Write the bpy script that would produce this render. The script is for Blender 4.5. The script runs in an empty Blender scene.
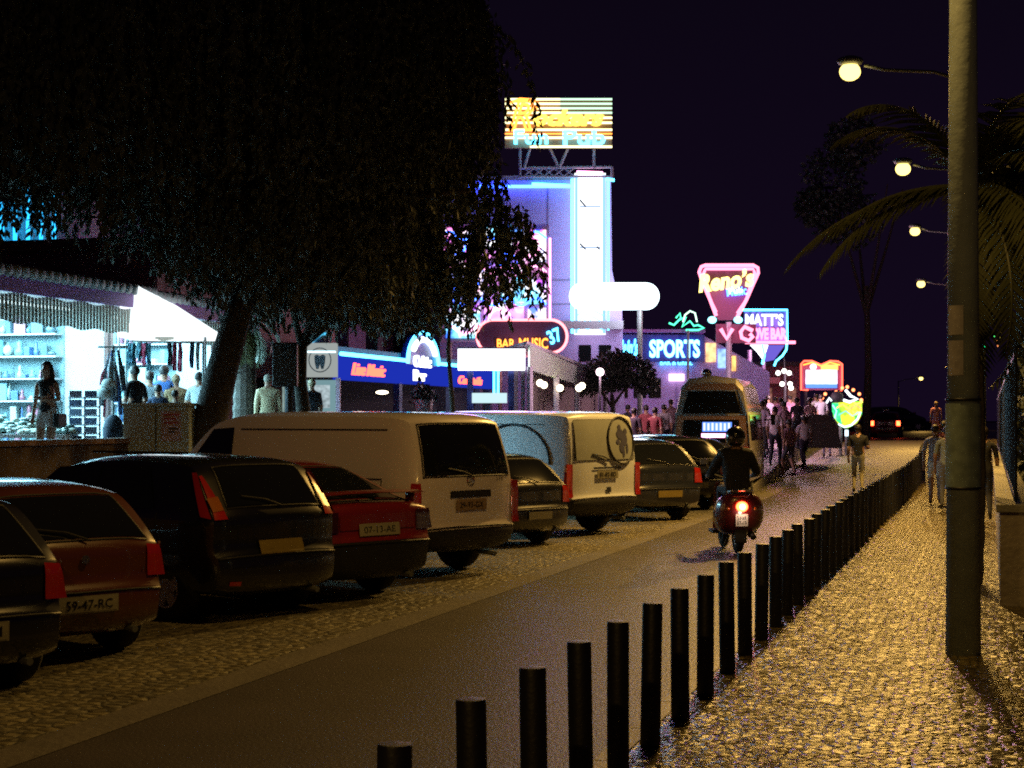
import bpy, bmesh, math, random
import numpy as np
from mathutils import Vector, Matrix

random.seed(7)
rng = np.random.default_rng(7)
SC = bpy.context.scene
COL = SC.collection
F = 1700.0            # focal length in pixels of a 1024 wide picture
EYE = 1.85
HY = 420.0            # picture row of the horizon
YAW = math.radians(15.7)
CR, SR = math.cos(YAW), math.sin(YAW)

# ------------------------------------------------------------------ camera
cd = bpy.data.cameras.new('camera')
cam = bpy.data.objects.new('camera', cd); COL.objects.link(cam)
cam.location = (0, 0, EYE)
cam.rotation_euler = (math.radians(90), 0, 0)
cd.sensor_width = 36
cd.lens = 36 * F / 1024
cd.shift_y = (HY - 384) / 1024
cd.clip_start = .1
cd.clip_end = 2000
SC.camera = cam

# ------------------------------------------------------------------ night sky
world = bpy.data.worlds.new('World'); SC.world = world
world.use_nodes = True
wn = world.node_tree
bg = wn.nodes['Background']
tc = wn.nodes.new('ShaderNodeTexCoord'); sp = wn.nodes.new('ShaderNodeSeparateXYZ')
rp = wn.nodes.new('ShaderNodeValToRGB')
wn.links.new(tc.outputs['Generated'], sp.inputs[0]); wn.links.new(sp.outputs['Z'], rp.inputs[0])
rp.color_ramp.elements[0].position = 0.0; rp.color_ramp.elements[0].color = (.0062, .0028, .0115, 1)
rp.color_ramp.elements[1].position = .35; rp.color_ramp.elements[1].color = (.0024, .0015, .0042, 1)
wn.links.new(rp.outputs[0], bg.inputs[0]); bg.inputs[1].default_value = 1.0
SC.view_settings.view_transform = 'Standard'
SC.view_settings.look = 'None'
SC.view_settings.exposure = 0.0
SC.view_settings.gamma = 1
SC.cycles.use_denoising = False
SC.cycles.use_adaptive_sampling = False
SC.cycles.filter_width = 1.9
SC.cycles.max_bounces = 5
SC.cycles.diffuse_bounces = 2
SC.cycles.glossy_bounces = 3
SC.cycles.sample_clamp_indirect = 1.5
SC.cycles.sample_clamp_direct = 5
SC.cycles.caustics_reflective = False
SC.cycles.caustics_refractive = False

# ------------------------------------------------------------------ frames
def RS(s, t, z=0.0):          # along the road, to the left of it
    return Vector((s * SR - t * CR, s * CR + t * SR, z))
def at(px, py, Y):
    return Vector(((px - 512) / F * Y, Y, EYE + (HY - py) / F * Y))
def st(v):
    return (v.x * SR + v.y * CR, -v.x * CR + v.y * SR)
def sstep(a, b, x):
    u = min(1, max(0, (x - a) / (b - a))); return u * u * (3 - 2 * u)
def zroad(s):
    return -.06 + .95 * sstep(38, 84, s)
def zplaza(s):
    return .06 + zroad(s) * .55 + .66 * sstep(40, 60, s)
KERB_S = 41.0
def zground(s, t):
    if t > 12.5: return max(1.05, zplaza(s)) if s > 15 else 1.05
    if t > 5.9 and s > KERB_S: return zplaza(s)
    if t < 1.95: return zroad(s) + .06
    return zroad(s)
def zat(x, y):
    s, t = st(Vector((x, y, 0))); return zground(s, t)

# ------------------------------------------------------------------ materials
def mat(name, col, rough=.6, metal=0., var=.12, scale=6., bump=0., bscale=40., coat=0., spec=.5):
    m = bpy.data.materials.new(name); m.use_nodes = True
    n = m.node_tree.nodes; L = m.node_tree.links; b = n['Principled BSDF']
    b.inputs['Roughness'].default_value = rough; b.inputs['Metallic'].default_value = metal
    b.inputs['Coat Weight'].default_value = coat; b.inputs['Coat Roughness'].default_value = .06
    b.inputs['Specular IOR Level'].default_value = spec
    t = n.new('ShaderNodeTexCoord')
    ns = n.new('ShaderNodeTexNoise'); ns.inputs['Scale'].default_value = scale; ns.inputs['Detail'].default_value = 5
    L.new(t.outputs['Object'], ns.inputs['Vector'])
    mx = n.new('ShaderNodeMix'); mx.data_type = 'RGBA'
    mx.inputs[6].default_value = (*[c * (1 - var) for c in col], 1)
    mx.inputs[7].default_value = (*[min(1, c * (1 + var)) for c in col], 1)
    L.new(ns.outputs['Fac'], mx.inputs[0]); L.new(mx.outputs[2], b.inputs['Base Color'])
    if bump:
        n2 = n.new('ShaderNodeTexNoise'); n2.inputs['Scale'].default_value = bscale; n2.inputs['Detail'].default_value = 4
        L.new(t.outputs['Object'], n2.inputs['Vector'])
        bp = n.new('ShaderNodeBump'); bp.inputs['Strength'].default_value = bump; bp.inputs['Distance'].default_value = .02
        L.new(n2.outputs['Fac'], bp.inputs['Height']); L.new(bp.outputs[0], b.inputs['Normal'])
    return m
def emi(name, col, strength, var=0, scale=3):
    m = bpy.data.materials.new(name); m.use_nodes = True
    n = m.node_tree.nodes; L = m.node_tree.links; n.remove(n['Principled BSDF'])
    e = n.new('ShaderNodeEmission'); e.inputs[0].default_value = (*col, 1); e.inputs[1].default_value = strength
    if var:
        t = n.new('ShaderNodeTexCoord'); ns = n.new('ShaderNodeTexNoise'); ns.inputs['Scale'].default_value = scale
        L.new(t.outputs['Object'], ns.inputs['Vector'])
        mr = n.new('ShaderNodeMapRange'); mr.inputs[1].default_value = .3; mr.inputs[2].default_value = .7
        mr.inputs[3].default_value = strength * (1 - var); mr.inputs[4].default_value = strength * (1 + var)
        L.new(ns.outputs[0], mr.inputs[0]); L.new(mr.outputs[0], e.inputs[1])
    L.new(e.outputs[0], n['Material Output'].inputs[0])
    if strength < 12 and name not in ('light_box_white', 'pill_white', 'box_white', 'backlit_canvas'): m.cycles.emission_sampling = 'NONE'
    return m
def cobble(name, c1, c2, joint, scale, rough, bump, spec=.5, tilt=.0, wet=0):
    m = bpy.data.materials.new(name); m.use_nodes = True
    n = m.node_tree.nodes; L = m.node_tree.links; b = n['Principled BSDF']
    b.inputs['Specular IOR Level'].default_value = spec
    t = n.new('ShaderNodeTexCoord')
    mp = n.new('ShaderNodeMapping'); mp.inputs['Rotation'].default_value = (0, 0, YAW)
    L.new(t.outputs['Object'], mp.inputs[0])
    v = n.new('ShaderNodeTexVoronoi'); v.inputs['Scale'].default_value = scale; v.inputs['Randomness'].default_value = .7
    v2 = n.new('ShaderNodeTexVoronoi'); v2.feature = 'DISTANCE_TO_EDGE'; v2.inputs['Scale'].default_value = scale; v2.inputs['Randomness'].default_value = .7
    L.new(mp.outputs[0], v.inputs[0]); L.new(mp.outputs[0], v2.inputs[0])
    sx = n.new('ShaderNodeSeparateColor'); L.new(v.outputs['Color'], sx.inputs[0])
    mx = n.new('ShaderNodeMix'); mx.data_type = 'RGBA'; mx.inputs[6].default_value = (*c1, 1); mx.inputs[7].default_value = (*c2, 1)
    L.new(sx.outputs[0], mx.inputs[0])
    jr = n.new('ShaderNodeMapRange'); jr.inputs[1].default_value = .02; jr.inputs[2].default_value = .10
    L.new(v2.outputs[0], jr.inputs[0])
    mj = n.new('ShaderNodeMix'); mj.data_type = 'RGBA'; mj.inputs[6].default_value = (*joint, 1)
    L.new(mx.outputs[2], mj.inputs[7]); L.new(jr.outputs[0], mj.inputs[0])
    dn = n.new('ShaderNodeTexNoise'); dn.inputs['Scale'].default_value = .6; dn.inputs['Detail'].default_value = 6
    L.new(t.outputs['Object'], dn.inputs[0])
    dr = n.new('ShaderNodeMapRange'); dr.inputs[1].default_value = .3; dr.inputs[2].default_value = .7; dr.inputs[3].default_value = .6; dr.inputs[4].default_value = 1.1
    L.new(dn.outputs[0], dr.inputs[0])
    md = n.new('ShaderNodeVectorMath'); md.operation = 'SCALE'
    L.new(mj.outputs[2], md.inputs[0]); L.new(dr.outputs[0], md.inputs['Scale'])
    L.new(md.outputs[0], b.inputs['Base Color'])
    rr = n.new('ShaderNodeMapRange'); rr.inputs[3].default_value = rough * .8; rr.inputs[4].default_value = rough * 1.5
    L.new(sx.outputs[1], rr.inputs[0]); L.new(rr.outputs[0], b.inputs['Roughness'])
    # each stone a little domed and tilted, plus fine grain
    hm = n.new('ShaderNodeMapRange'); hm.inputs[1].default_value = 0; hm.inputs[2].default_value = .35
    L.new(v2.outputs[0], hm.inputs[0])
    fn = n.new('ShaderNodeTexNoise'); fn.inputs['Scale'].default_value = scale * 1.3; fn.inputs['Detail'].default_value = 3
    L.new(t.outputs['Object'], fn.inputs[0])
    ad = n.new('ShaderNodeMath'); ad.operation = 'ADD'; L.new(hm.outputs[0], ad.inputs[0]); L.new(fn.outputs[0], ad.inputs[1])
    bp = n.new('ShaderNodeBump'); bp.inputs['Strength'].default_value = bump; bp.inputs['Distance'].default_value = .25 / scale
    L.new(ad.outputs[0], bp.inputs['Height']); L.new(bp.outputs[0], b.inputs['Normal'])
    return m

K = {}
K['asphalt'] = mat('asphalt', (.047, .038, .040), .5, var=.5, scale=.9, bump=.35, bscale=45)
K['drain'] = mat('drain_stone', (.11, .095, .08), .6, var=.5, scale=3, bump=.6, bscale=20)
K['sidewalk'] = cobble('wet_limestone_setts', (.08, .06, .014), (.24, .18, .045), (.012, .01, .005), 13, .20, .85, 1.0)
K['parking'] = cobble('granite_setts', (.10, .085, .05), (.22, .185, .10), (.03, .026, .018), 8.5, .55, .7)
K['plaza'] = cobble('plaza_setts', (.20, .17, .16), (.34, .30, .28), (.06, .05, .05), 8, .42, .6)
K['soil'] = mat('soil', (.03, .028, .02), .95, var=.4, bump=.5, bscale=8)
K['kerb'] = mat('kerb_stone', (.30, .28, .24), .55, var=.25, scale=5, bump=.3)
K['post'] = mat('bollard_paint', (.008, .008, .014), .5, var=.3, scale=12, bump=.15)
K['concrete'] = mat('concrete', (.27, .26, .22), .75, var=.3, scale=4, bump=.5)
K['wallr'] = mat('rendered_wall', (.32, .28, .22), .8, var=.45, scale=3, bump=.7, bscale=14)
K['greymetal'] = mat('galvanised_metal', (.2, .21, .2), .5, .5, var=.2)
K['darkmetal'] = mat('dark_metal', (.03, .03, .035), .45, .6)
K['truss'] = mat('truss_paint', (.35, .33, .4), .5, .2)
K['black'] = mat('black_plastic', (.012, .012, .013), .55)
K['rubber'] = mat('rubber', (.014, .014, .014), .8, bump=.3)
K['glass'] = mat('dark_glass', (.008, .009, .011), .06, spec=.8, var=.1)
K['alloy'] = mat('alloy', (.75, .72, .78), .4, .2)
K['trunk'] = mat('bark', (.045, .036, .028), .9, var=.5, scale=5, bump=1., bscale=14)
K['leaf'] = mat('pepper_leaf', (.075, .09, .075), .65, var=.5, scale=2)
K['bush'] = mat('shrub_leaf', (.04, .05, .045), .6, var=.5, scale=2)
K['palm'] = mat('palm_leaf', (.07, .078, .03), .5, var=.4, scale=2)
K['white'] = mat('white_render', (.72, .72, .74), .7, var=.06, scale=2)
K['lilac'] = mat('lilac_render', (.50, .38, .78), .75, var=.12, scale=1.2)
K['pink'] = mat('pink_render', (.42, .19, .2), .8, var=.25, scale=1.4)
K['bluefascia'] = mat('blue_fascia', (.02, .03, .25), .35, var=.15)
K['greenfascia'] = mat('green_fascia', (.42, .55, .45), .5, var=.1)
K['brown'] = mat('ochre_wall', (.11, .07, .05), .8, var=.35, scale=3)
K['tile'] = mat('clay_tile', (.30, .17, .12), .75, var=.3, scale=6)
K['tilegrey'] = mat('ridge_tile_grey', (.34, .36, .38), .7, var=.3, scale=5)
K['poster'] = mat('poster_paper', (.55, .5, .55), .7, var=.2, scale=15)
K['weather'] = mat('weathered_steel', (.46, .54, .52), .65, var=.45, scale=7, bump=.3)
K['redpaint'] = mat('red_ink', (.45, .03, .05), .6)
K['ink'] = mat('dark_ink', (.02, .02, .03), .6)
K['plate'] = mat('plate_white', (.30, .28, .2), .4)
K['plateyellow'] = mat('plate_yellow', (.22, .16, .04), .4)
K['skin'] = mat('skin', (.34, .19, .13), .55, var=.08)
K['hair'] = mat('dark_hair', (.018, .012, .01), .5, bump=.5, bscale=60)
K['hairfair'] = mat('fair_hair', (.25, .17, .09), .5, bump=.5, bscale=60)
K['tailred'] = mat('tail_lens_red', (.42, .015, .006), .12, coat=1)
K['tailamber'] = mat('tail_lens_amber', (.4, .12, .01), .12, coat=1)
K['chrome'] = mat('chrome', (.7, .7, .72), .12, 1)
K['purpletrim'] = mat('purple_trim', (.30, .12, .45), .5)
def paint(name, c, r=.3): return mat(name, c, r, var=.05, coat=1., scale=2)
E_ = {}
E_['white'] = emi('light_box_white', (.90, .95, 1), 1.9)
E_['cool'] = emi('light_cool', (.78, .95, 1), 9)
E_['tube'] = emi('fluorescent_tube', (.72, .95, 1), 30)
E_['cyan'] = emi('neon_cyan', (.08, .62, 1), 7)
E_['blue'] = emi('neon_blue', (.035, .12, 1), 13)
E_['pink'] = emi('neon_pink', (1, .30, .62), 6)
E_['red'] = emi('neon_red', (1, .09, .05), 5)
E_['redpink'] = emi('neon_red_pink', (1, .22, .36), 3.4)
E_['orange'] = emi('neon_orange', (1, .28, .04), 4)
E_['yellow'] = emi('neon_yellow', (1, .80, .20), 4)
E_['pale'] = emi('neon_pale_yellow', (1, .97, .5), 2.6)
E_['palegreen'] = emi('neon_pale_green', (.6, 1, .68), 1.6)
E_['green'] = emi('neon_green', (.08, 1, .5), 3)
E_['lime'] = emi('neon_lime', (.55, 1, .05), 2.0)
E_['warm'] = emi('lamp_warm', (1, .8, .5), 10)
E_['sodium'] = emi('lamp_sodium', (1, .74, .20), 3.2)
E_['tail'] = emi('tail_light_on', (1, .07, .02), 14)
E_['tailcore'] = emi('tail_light_bulb', (1, .45, .2), 18)
E_['panelblue'] = emi('panel_blue', (.12, .28, 1), 1.6)
E_['purple'] = emi('neon_purple', (.6, .2, 1), 2.2)

# ------------------------------------------------------------------ mesh helper
class MB:
    def __init__(s): s.v = []; s.f = []; s.m = []; s.k = 0
    def mi(s, k): s.k = k; return s
    def add(s, vs, fs):
        o = len(s.v); s.v += [tuple(p) for p in vs]
        for f in fs: s.f.append([i + o for i in f]); s.m.append(s.k)
        return s
    def box(s, c, d, rz=0, ry=0):
        x, y, z = [q / 2 for q in d]
        R = Matrix.Rotation(rz, 3, 'Z') @ Matrix.Rotation(ry, 3, 'Y'); C = Vector(c)
        vs = [R @ Vector((a * x, b * y, e * z)) + C for e in (-1, 1) for b in (-1, 1) for a in (-1, 1)]
        return s.add(vs, [(0, 2, 3, 1), (4, 5, 7, 6), (0, 1, 5, 4), (2, 6, 7, 3), (0, 4, 6, 2), (1, 3, 7, 5)])
    def hexa(s, vs):   # bottom four then top four, same winding
        return s.add(vs, [(3, 2, 1, 0), (4, 5, 6, 7), (0, 1, 5, 4), (1, 2, 6, 5), (2, 3, 7, 6), (3, 0, 4, 7)])
    def cyl(s, p0, p1, r0, r1=None, n=10, cap=True):
        r1 = r0 if r1 is None else r1
        p0, p1 = Vector(p0), Vector(p1); d = (p1 - p0).normalized()
        u = d.orthogonal().normalized(); w = d.cross(u)
        vs = [p + (u * math.cos(a) + w * math.sin(a)) * r for p, r in ((p0, r0), (p1, r1)) for a in [2 * math.pi * i / n for i in range(n)]]
        fs = [(i, (i + 1) % n, n + (i + 1) % n, n + i) for i in range(n)]
        if cap: fs += [tuple(range(n))[::-1], tuple(range(n, 2 * n))]
        return s.add(vs, fs)
    def tube(s, pts, r, n=8, closed=False):
        pts = [Vector(p) for p in pts]; N = len(pts); rr = r if isinstance(r, (list, tuple)) else [r] * N
        vs = []; pu = None
        for i, p in enumerate(pts):
            a = pts[(i - 1) % N] if (closed or i > 0) else p
            b = pts[(i + 1) % N] if (closed or i < N - 1) else p
            d = (b - a).normalized()
            if pu is None: u = d.orthogonal().normalized()
            else:
                u = (pu - d * pu.dot(d)); u = u.normalized() if u.length > 1e-6 else d.orthogonal().normalized()
            pu = u; w = d.cross(u)
            vs += [p + (u * math.cos(2 * math.pi * k / n) + w * math.sin(2 * math.pi * k / n)) * rr[i] for k in range(n)]
        fs = []
        for i in range(N if closed else N - 1):
            j = (i + 1) % N
            fs += [(i * n + k, i * n + (k + 1) % n, j * n + (k + 1) % n, j * n + k) for k in range(n)]
        if not closed: fs += [tuple(range(n))[::-1], tuple(range((N - 1) * n, N * n))]
        return s.add(vs, fs)
    def ball(s, c, r, n=10, m=7):
        c = Vector(c); r = Vector(r) if not isinstance(r, (int, float)) else Vector((r, r, r))
        vs = [c + Vector((0, 0, r.z))]
        for j in range(1, m):
            ph = math.pi * j / m
            for i in range(n):
                a = 2 * math.pi * i / n
                vs.append(c + Vector((r.x * math.sin(ph) * math.cos(a), r.y * math.sin(ph) * math.sin(a), r.z * math.cos(ph))))
        vs.append(c - Vector((0, 0, r.z)))
        fs = [(0, 1 + i, 1 + (i + 1) % n) for i in range(n)]
        for j in range(m - 2):
            fs += [(1 + j * n + i, 1 + (j + 1) * n + i, 1 + (j + 1) * n + (i + 1) % n, 1 + j * n + (i + 1) % n) for i in range(n)]
        e = len(vs) - 1; b = 1 + (m - 2) * n
        fs += [(b + i, e, b + (i + 1) % n) for i in range(n)]
        return s.add(vs, fs)
    def lathe(s, prof, c=(0, 0, 0), axis='Z', n=20):
        c = Vector(c); vs = []
        for r, h in prof:
            for i in range(n):
                a = 2 * math.pi * i / n; q = (r * math.cos(a), r * math.sin(a), h)
                if axis == 'X': q = (q[2], q[0], q[1])
                vs.append(c + Vector(q))
        fs = [(j * n + i, j * n + (i + 1) % n, (j + 1) * n + (i + 1) % n, (j + 1) * n + i) for j in range(len(prof) - 1) for i in range(n)]
        return s.add(vs, fs)
    def prism(s, poly, y0, y1):   # poly in x,z ; extruded in y
        n = len(poly)
        vs = [(p[0], y0, p[1]) for p in poly] + [(p[0], y1, p[1]) for p in poly]
        fs = [tuple(range(n)), tuple(range(n, 2 * n))[::-1]] + [(i, n + i, n + (i + 1) % n, (i + 1) % n) for i in range(n)]
        return s.add(vs, fs)
    def grid(s, rows):
        n = len(rows[0]); vs = [p for r in rows for p in r]
        return s.add(vs, [(j * n + i, j * n + i + 1, (j + 1) * n + i + 1, (j + 1) * n + i) for j in range(len(rows) - 1) for i in range(n - 1)])
    def build(s, name, mats, parent=None, smooth=False, bevel=0):
        me = bpy.data.meshes.new(name); me.from_pydata(s.v, [], s.f)
        if not isinstance(mats, (list, tuple)): mats = [mats]
        for m in mats: me.materials.append(m)
        me.polygons.foreach_set('material_index', s.m)
        bm = bmesh.new(); bm.from_mesh(me); bmesh.ops.recalc_face_normals(bm, faces=bm.faces)
        if bevel: bmesh.ops.bevel(bm, geom=bm.edges[:], offset=bevel, segments=2, affect='EDGES', profile=.6)
        bm.to_mesh(me); bm.free()
        if smooth: me.polygons.foreach_set('use_smooth', [True] * len(me.polygons))
        me.update()
        o = bpy.data.objects.new(name, me); COL.objects.link(o)
        if parent is not None: o.parent = parent
        return o
def tag(o, label=None, cat=None, group=None, kind=None):
    if label: o['label'] = label
    if cat: o['category'] = cat
    if group: o['group'] = group
    if kind: o['kind'] = kind
    return o
def thing(name, label, cat, loc=(0, 0, 0), rz=0, group=None):
    o = bpy.data.objects.new(name, None); COL.objects.link(o)
    o.location = loc; o.rotation_euler = (0, 0, rz); o.empty_display_size = .2
    return tag(o, label, cat, group)
def copy_tree(o, parent=None):
    c = o.copy(); COL.objects.link(c)
    if parent is not None: c.parent = parent
    for ch in [x for x in COL.objects if x.parent == o]: copy_tree(ch, c)
    return c
def structure(o): o['kind'] = 'structure'; return o

_tcache = {}
def text_verts(body, tube=0., shear=0., ext=0., bold=0.):
    key = (body, tube, shear, ext, bold)
    if key in _tcache: return _tcache[key]
    cu = bpy.data.curves.new('t', 'FONT'); cu.body = body; cu.size = 1; cu.shear = shear; cu.resolution_u = 3
    if tube: cu.fill_mode = 'NONE'; cu.bevel_depth = tube; cu.bevel_resolution = 1
    else: cu.extrude = ext; cu.offset = bold
    ob = bpy.data.objects.new('t', cu); COL.objects.link(ob)
    bpy.context.view_layer.update()
    me = bpy.data.meshes.new_from_object(ob.evaluated_get(bpy.context.evaluated_depsgraph_get()))
    vs = [v.co.copy() for v in me.vertices]; fs = [tuple(p.vertices) for p in me.polygons]
    bpy.data.objects.remove(ob); bpy.data.curves.remove(cu); bpy.data.meshes.remove(me)
    _tcache[key] = (vs, fs); return vs, fs
def text(mb, body, cx, cz, w, h, y=0., tube=0., shear=0., ext=.02, bold=0., depth=.03, tilt=0., mapf=None):
    """writes into mb a text fitted in a w x h box, centred at cx,cz in the x,z plane at depth y (facing -y)"""
    vs, fs = text_verts(body, tube, shear, ext, bold)
    x0 = min(v.x for v in vs); x1 = max(v.x for v in vs); z0 = min(v.y for v in vs); z1 = max(v.y for v in vs)
    d0 = max(abs(v.z) for v in vs) or 1
    out = []
    for v in vs:
        x = ((v.x - x0) / (x1 - x0) - .5) * w; z = ((v.y - z0) / (z1 - z0) - .5) * h
        X = cx + x * math.cos(tilt) - z * math.sin(tilt); Z = cz + x * math.sin(tilt) + z * math.cos(tilt)
        p = (X, y - v.z / d0 * depth, Z)
        out.append(mapf(*p) if mapf else p)
    mb.add(out, fs)

# ------------------------------------------------------------------ ground
def sheet(name, sl, tfun, zfun, m, off=0.):
    mb = MB(); rows = []
    for s in sl:
        ts = tfun(s); rows.append([RS(s, t, zfun(s, t) + off) for t in ts])
    mb.grid(rows); o = mb.build(name, m, smooth=True); return structure(o)
def lin(a, b, n): return [a + (b - a) * i / (n - 1) for i in range(n)]
SL = lin(-12, 40, 14) + lin(42, 96, 28) + [110, 140, 200, 320, 600]
mb = MB()
rows = []
for s in [-300, -60] + SL + [1500]:
    rows.append([RS(s, t, zroad(s) - .05 - (.6 if abs(t) > 60 else 0)) for t in (-900, -120, -40, -10, 0, 3, 6, 12, 30, 60, 150, 900)])
mb.grid(rows); structure(mb.build('ground', K['soil'], smooth=True))
def tr(s): return 2.07 + .75 * sstep(50, 76, s)
def tl(s): return 5.2 + 1.1 * sstep(40, 74, s)
sheet('road', SL, lambda s: lin(tr(s), tl(s), 5), lambda s, t: zroad(s), K['asphalt'])
sheet('parking_area', lin(-12, 62, 34), lambda s: lin(5.5, 12.6, 5), lambda s, t: zroad(s), K['parking'], .001)
structure(sheet('drain_channel', lin(-12, 74, 40), lambda s: [tl(s) - .02, tl(s) + .31], lambda s, t: zroad(s), K['drain'], .004))
sheet('sidewalk', SL, lambda s: lin(-3.2, tr(s) - .12, 4), lambda s, t: zroad(s) + .06, K['sidewalk'])
mb = MB()
for i in range(76):
    s = -12 + i * 1.0
    z = zroad(s + .5); t0 = tr(s + .5)
    mb.box(RS(s + .5, t0 - .06, z + .0), (.13, .985, .13), -YAW)
structure(mb.build('kerb', K['kerb']))
# raised plaza on the left past the parked cars
mb = MB(); rows = []
PS = lin(KERB_S, 100, 40)
def tp(s): return 5.9 + 1.0 * sstep(KERB_S, 74, s)
for s in PS:
    rows.append([RS(s, tp(s), zroad(s) - .05), RS(s, tp(s), zplaza(s)), RS(s, tp(s) + .3, zplaza(s) + .004)])
mb.grid(rows); structure(mb.build('plaza_kerb', K['kerb']))
rows = []
for s in PS:
    rows.append([RS(s, t, zplaza(s)) for t in lin(tp(s) + .3, 40, 6)])
mb = MB(); mb.grid(rows)
s = KERB_S; mb.grid([[RS(s, t, zroad(s) - .05) for t in (5.9, 12.5)], [RS(s, t, zplaza(s)) for t in (5.9, 12.5)]])
structure(mb.build('plaza', K['plaza']))
# terrace under the shops
mb = MB(); mb.hexa([RS(-10, 12.8, -.1), RS(64, 12.8, -.1), RS(64, 40, -.1), RS(-10, 40, -.1), RS(-10, 12.8, 1.05), RS(64, 12.8, 1.05), RS(64, 40, 1.05), RS(-10, 40, 1.05)])
structure(mb.build('terrace', K['plaza']))
# faded lines on the road crest
mb = MB()
for s in (53.0,):
    mb.grid([[RS(s, t, zroad(s) + .004) for t in lin(tr(s), tl(s), 4)], [RS(s + .45, t, zroad(s + .45) + .004) for t in lin(tr(s), tl(s), 4)]])
structure(mb.build('road_marking', K['kerb']))

# terrace parapet walls
def wall(name, lab, s0, s1, t, z0, z1, th, m, capm=None, cat='wall'):
    c = RS((s0 + s1) / 2, t, 0)
    o = thing(name, lab, cat, (c.x, c.y, z0), -YAW)
    b = MB(); b.box((0, 0, (z1 - z0) / 2), (th, s1 - s0, z1 - z0)); b.build('masonry', m, o)
    if capm:
        b = MB(); b.box((0, 0, z1 - z0 + .04), (th + .08, s1 - s0 + .04, .08)); b.build('coping', capm, o, bevel=.01)
    return o
wall('terrace_wall', 'ochre terrace wall with dark coping below the souvenir shop', 10, 24.6, 12.62, -.06, 1.50, .25, K['brown'], K['tile'])
wall('terrace_wall', 'low ochre wall under the weathered cabinet, behind the black hatchback', 24.7, 30.5, 12.62, -.06, 1.22, .25, K['brown'])
wall('terrace_wall', 'plain terrace wall behind the white vans', 30.6, 60, 12.62, -.06, 1.10, .25, K['wallr'])
# right boundary wall and railing
o = wall('boundary_wall', 'rough rendered wall with pale coping along the right of the pavement', 17.6, 58, -.25, -.1, .93, .3, K['wallr'], K['concrete'])
b = MB()
for i in range(202):
    y = -15.2 + i * .2
    b.cyl((0, y, 1.13), (0, y, 2.75), .018, n=5)
for z in (1.2, 2.6): b.box((0, 4.9, z), (.04, 40.4, .05))
c = RS(33, -.25); r_ = thing('railing', 'tall dark railing of upright bars on top of the boundary wall', 'fence', (c.x, c.y, -.1), -YAW)
b.build('bars', K['darkmetal'], r_)

# ------------------------------------------------------------------ bollards
b = MB(); b.lathe([(.0575, 0), (.0575, .800), (.0545, .809), (.048, .81), (.001, .81)], n=24); bol = b.build('bollard', K['post'], smooth=True)
bol.data.set_sharp_from_angle(angle=math.radians(40))
tag(bol, 'dark round bollard in the long row between road and wet pavement', 'bollard', 'bollards along the pavement edge')
nb = 0
BS = [5.15, 6.06, 6.91, 7.79, 8.62, 9.52, 10.40, 11.36, 12.42]
s = BS[0]
while s < 50.5:
    o = bol if nb == 0 else bol.copy()
    if nb: COL.objects.link(o)
    p = RS(s, 1.85 + random.uniform(-.01, .01), zroad(s) + .06)
    o.location = p; o.rotation_euler = (random.uniform(-.018, .018), random.uniform(-.018, .018), -YAW + random.uniform(-.06, .06))
    nb += 1
    s = BS[nb] if nb < len(BS) else s + .95

# ------------------------------------------------------------------ street lamps
def lamp_light(p, power, size=.15, col=(1, .57, .13)):
    ld = bpy.data.lights.new('lamp_light', 'SPOT'); ld.energy = power; ld.color = col; ld.shadow_soft_size = size
    ld.spot_size = math.radians(138); ld.spot_blend = .45
    lo = bpy.data.objects.new('lamp_light', ld); COL.objects.link(lo); lo.location = p
    return lo
def street_lamp(pole, head, lab, r0=.075, r1=.045, power=500, collar=False):
    P = Vector((pole[0], pole[1], zat(pole[0], pole[1]) if len(pole) < 3 else pole[2])); H = Vector(head)
    o = thing('street_lamp', lab, 'street lamp', P, 0, 'street lamps over the road')
    h = H - P; top = Vector((0, 0, h.z - .25))
    b = MB(); b.cyl((0, 0, 0), top, r0, r1, 16); b.build('pole', K['greymetal'] if not collar else K['pole'], o, smooth=True)
    d = Vector((h.x, h.y, 0)); dn = d.normalized() if d.length > .01 else Vector((1, 0, 0))
    b = MB(); b.tube([top - Vector((0, 0, .1)), top + d * .3 + Vector((0, 0, .12)), top + d * .7 + Vector((0, 0, .2)), h + Vector((0, 0, .05)) - dn * .25], .03, 8)
    b.build('arm', K['greymetal'], o, smooth=True)
    b = MB(); b.ball(h + Vector((0, 0, .14)), (.24, .24, .09), 12, 6); hd = b.build('lamp_head', K['greymetal'], o, smooth=True)
    b = MB(); b.ball(h - Vector((0, 0, .05)), (.19, .19, .16), 12, 8); b.build('lens', E_['sodium'], hd, smooth=True)
    l = lamp_light((h.x, h.y, h.z - .3), power); l.parent = o
    if P.y < 0: l.rotation_euler = (Vector((0, 0, -.87)) + Vector((SR, CR, 0)) * .45 + Vector((-CR, SR, 0)) * .15).to_track_quat('-Z', 'Y').to_euler()
    if P.y > 25:   # road lamps throw their light along the road and pavement
        ax = Vector((0, 0, -.87)) + Vector((-SR, -CR, 0)) * .42 + Vector((CR, -SR, 0)) * .25
        l.rotation_euler = ax.to_track_quat('-Z', 'Y').to_euler()
    return o
K['pole'] = mat('painted_concrete_pole', (.36, .44, .48), .6, var=.35, scale=5, bump=.4, bscale=12)
BP = Vector((3.57, 13.45, 0))
big = street_lamp((3.57, 13.45, 0), (3.57 - 2.0, 13.45 - .4, 9.2), 'stout grey green lamp post with torn poster standing on the pavement at right', .138, .085, 760, True)
b = MB(); b.cyl((0, 0, 1.32), (0, 0, 1.98), .1385, .1365, 18, False); b.build('poster', mat('torn_poster', (.30, .40, .38), .8, var=.6, scale=14), big, smooth=True)
for z in (1.30, 2.0): b = MB(); b.cyl((0, 0, z), (0, 0, z + .022), .1405, n=18); b.build('strap', K['darkmetal'], big, smooth=True)
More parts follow.
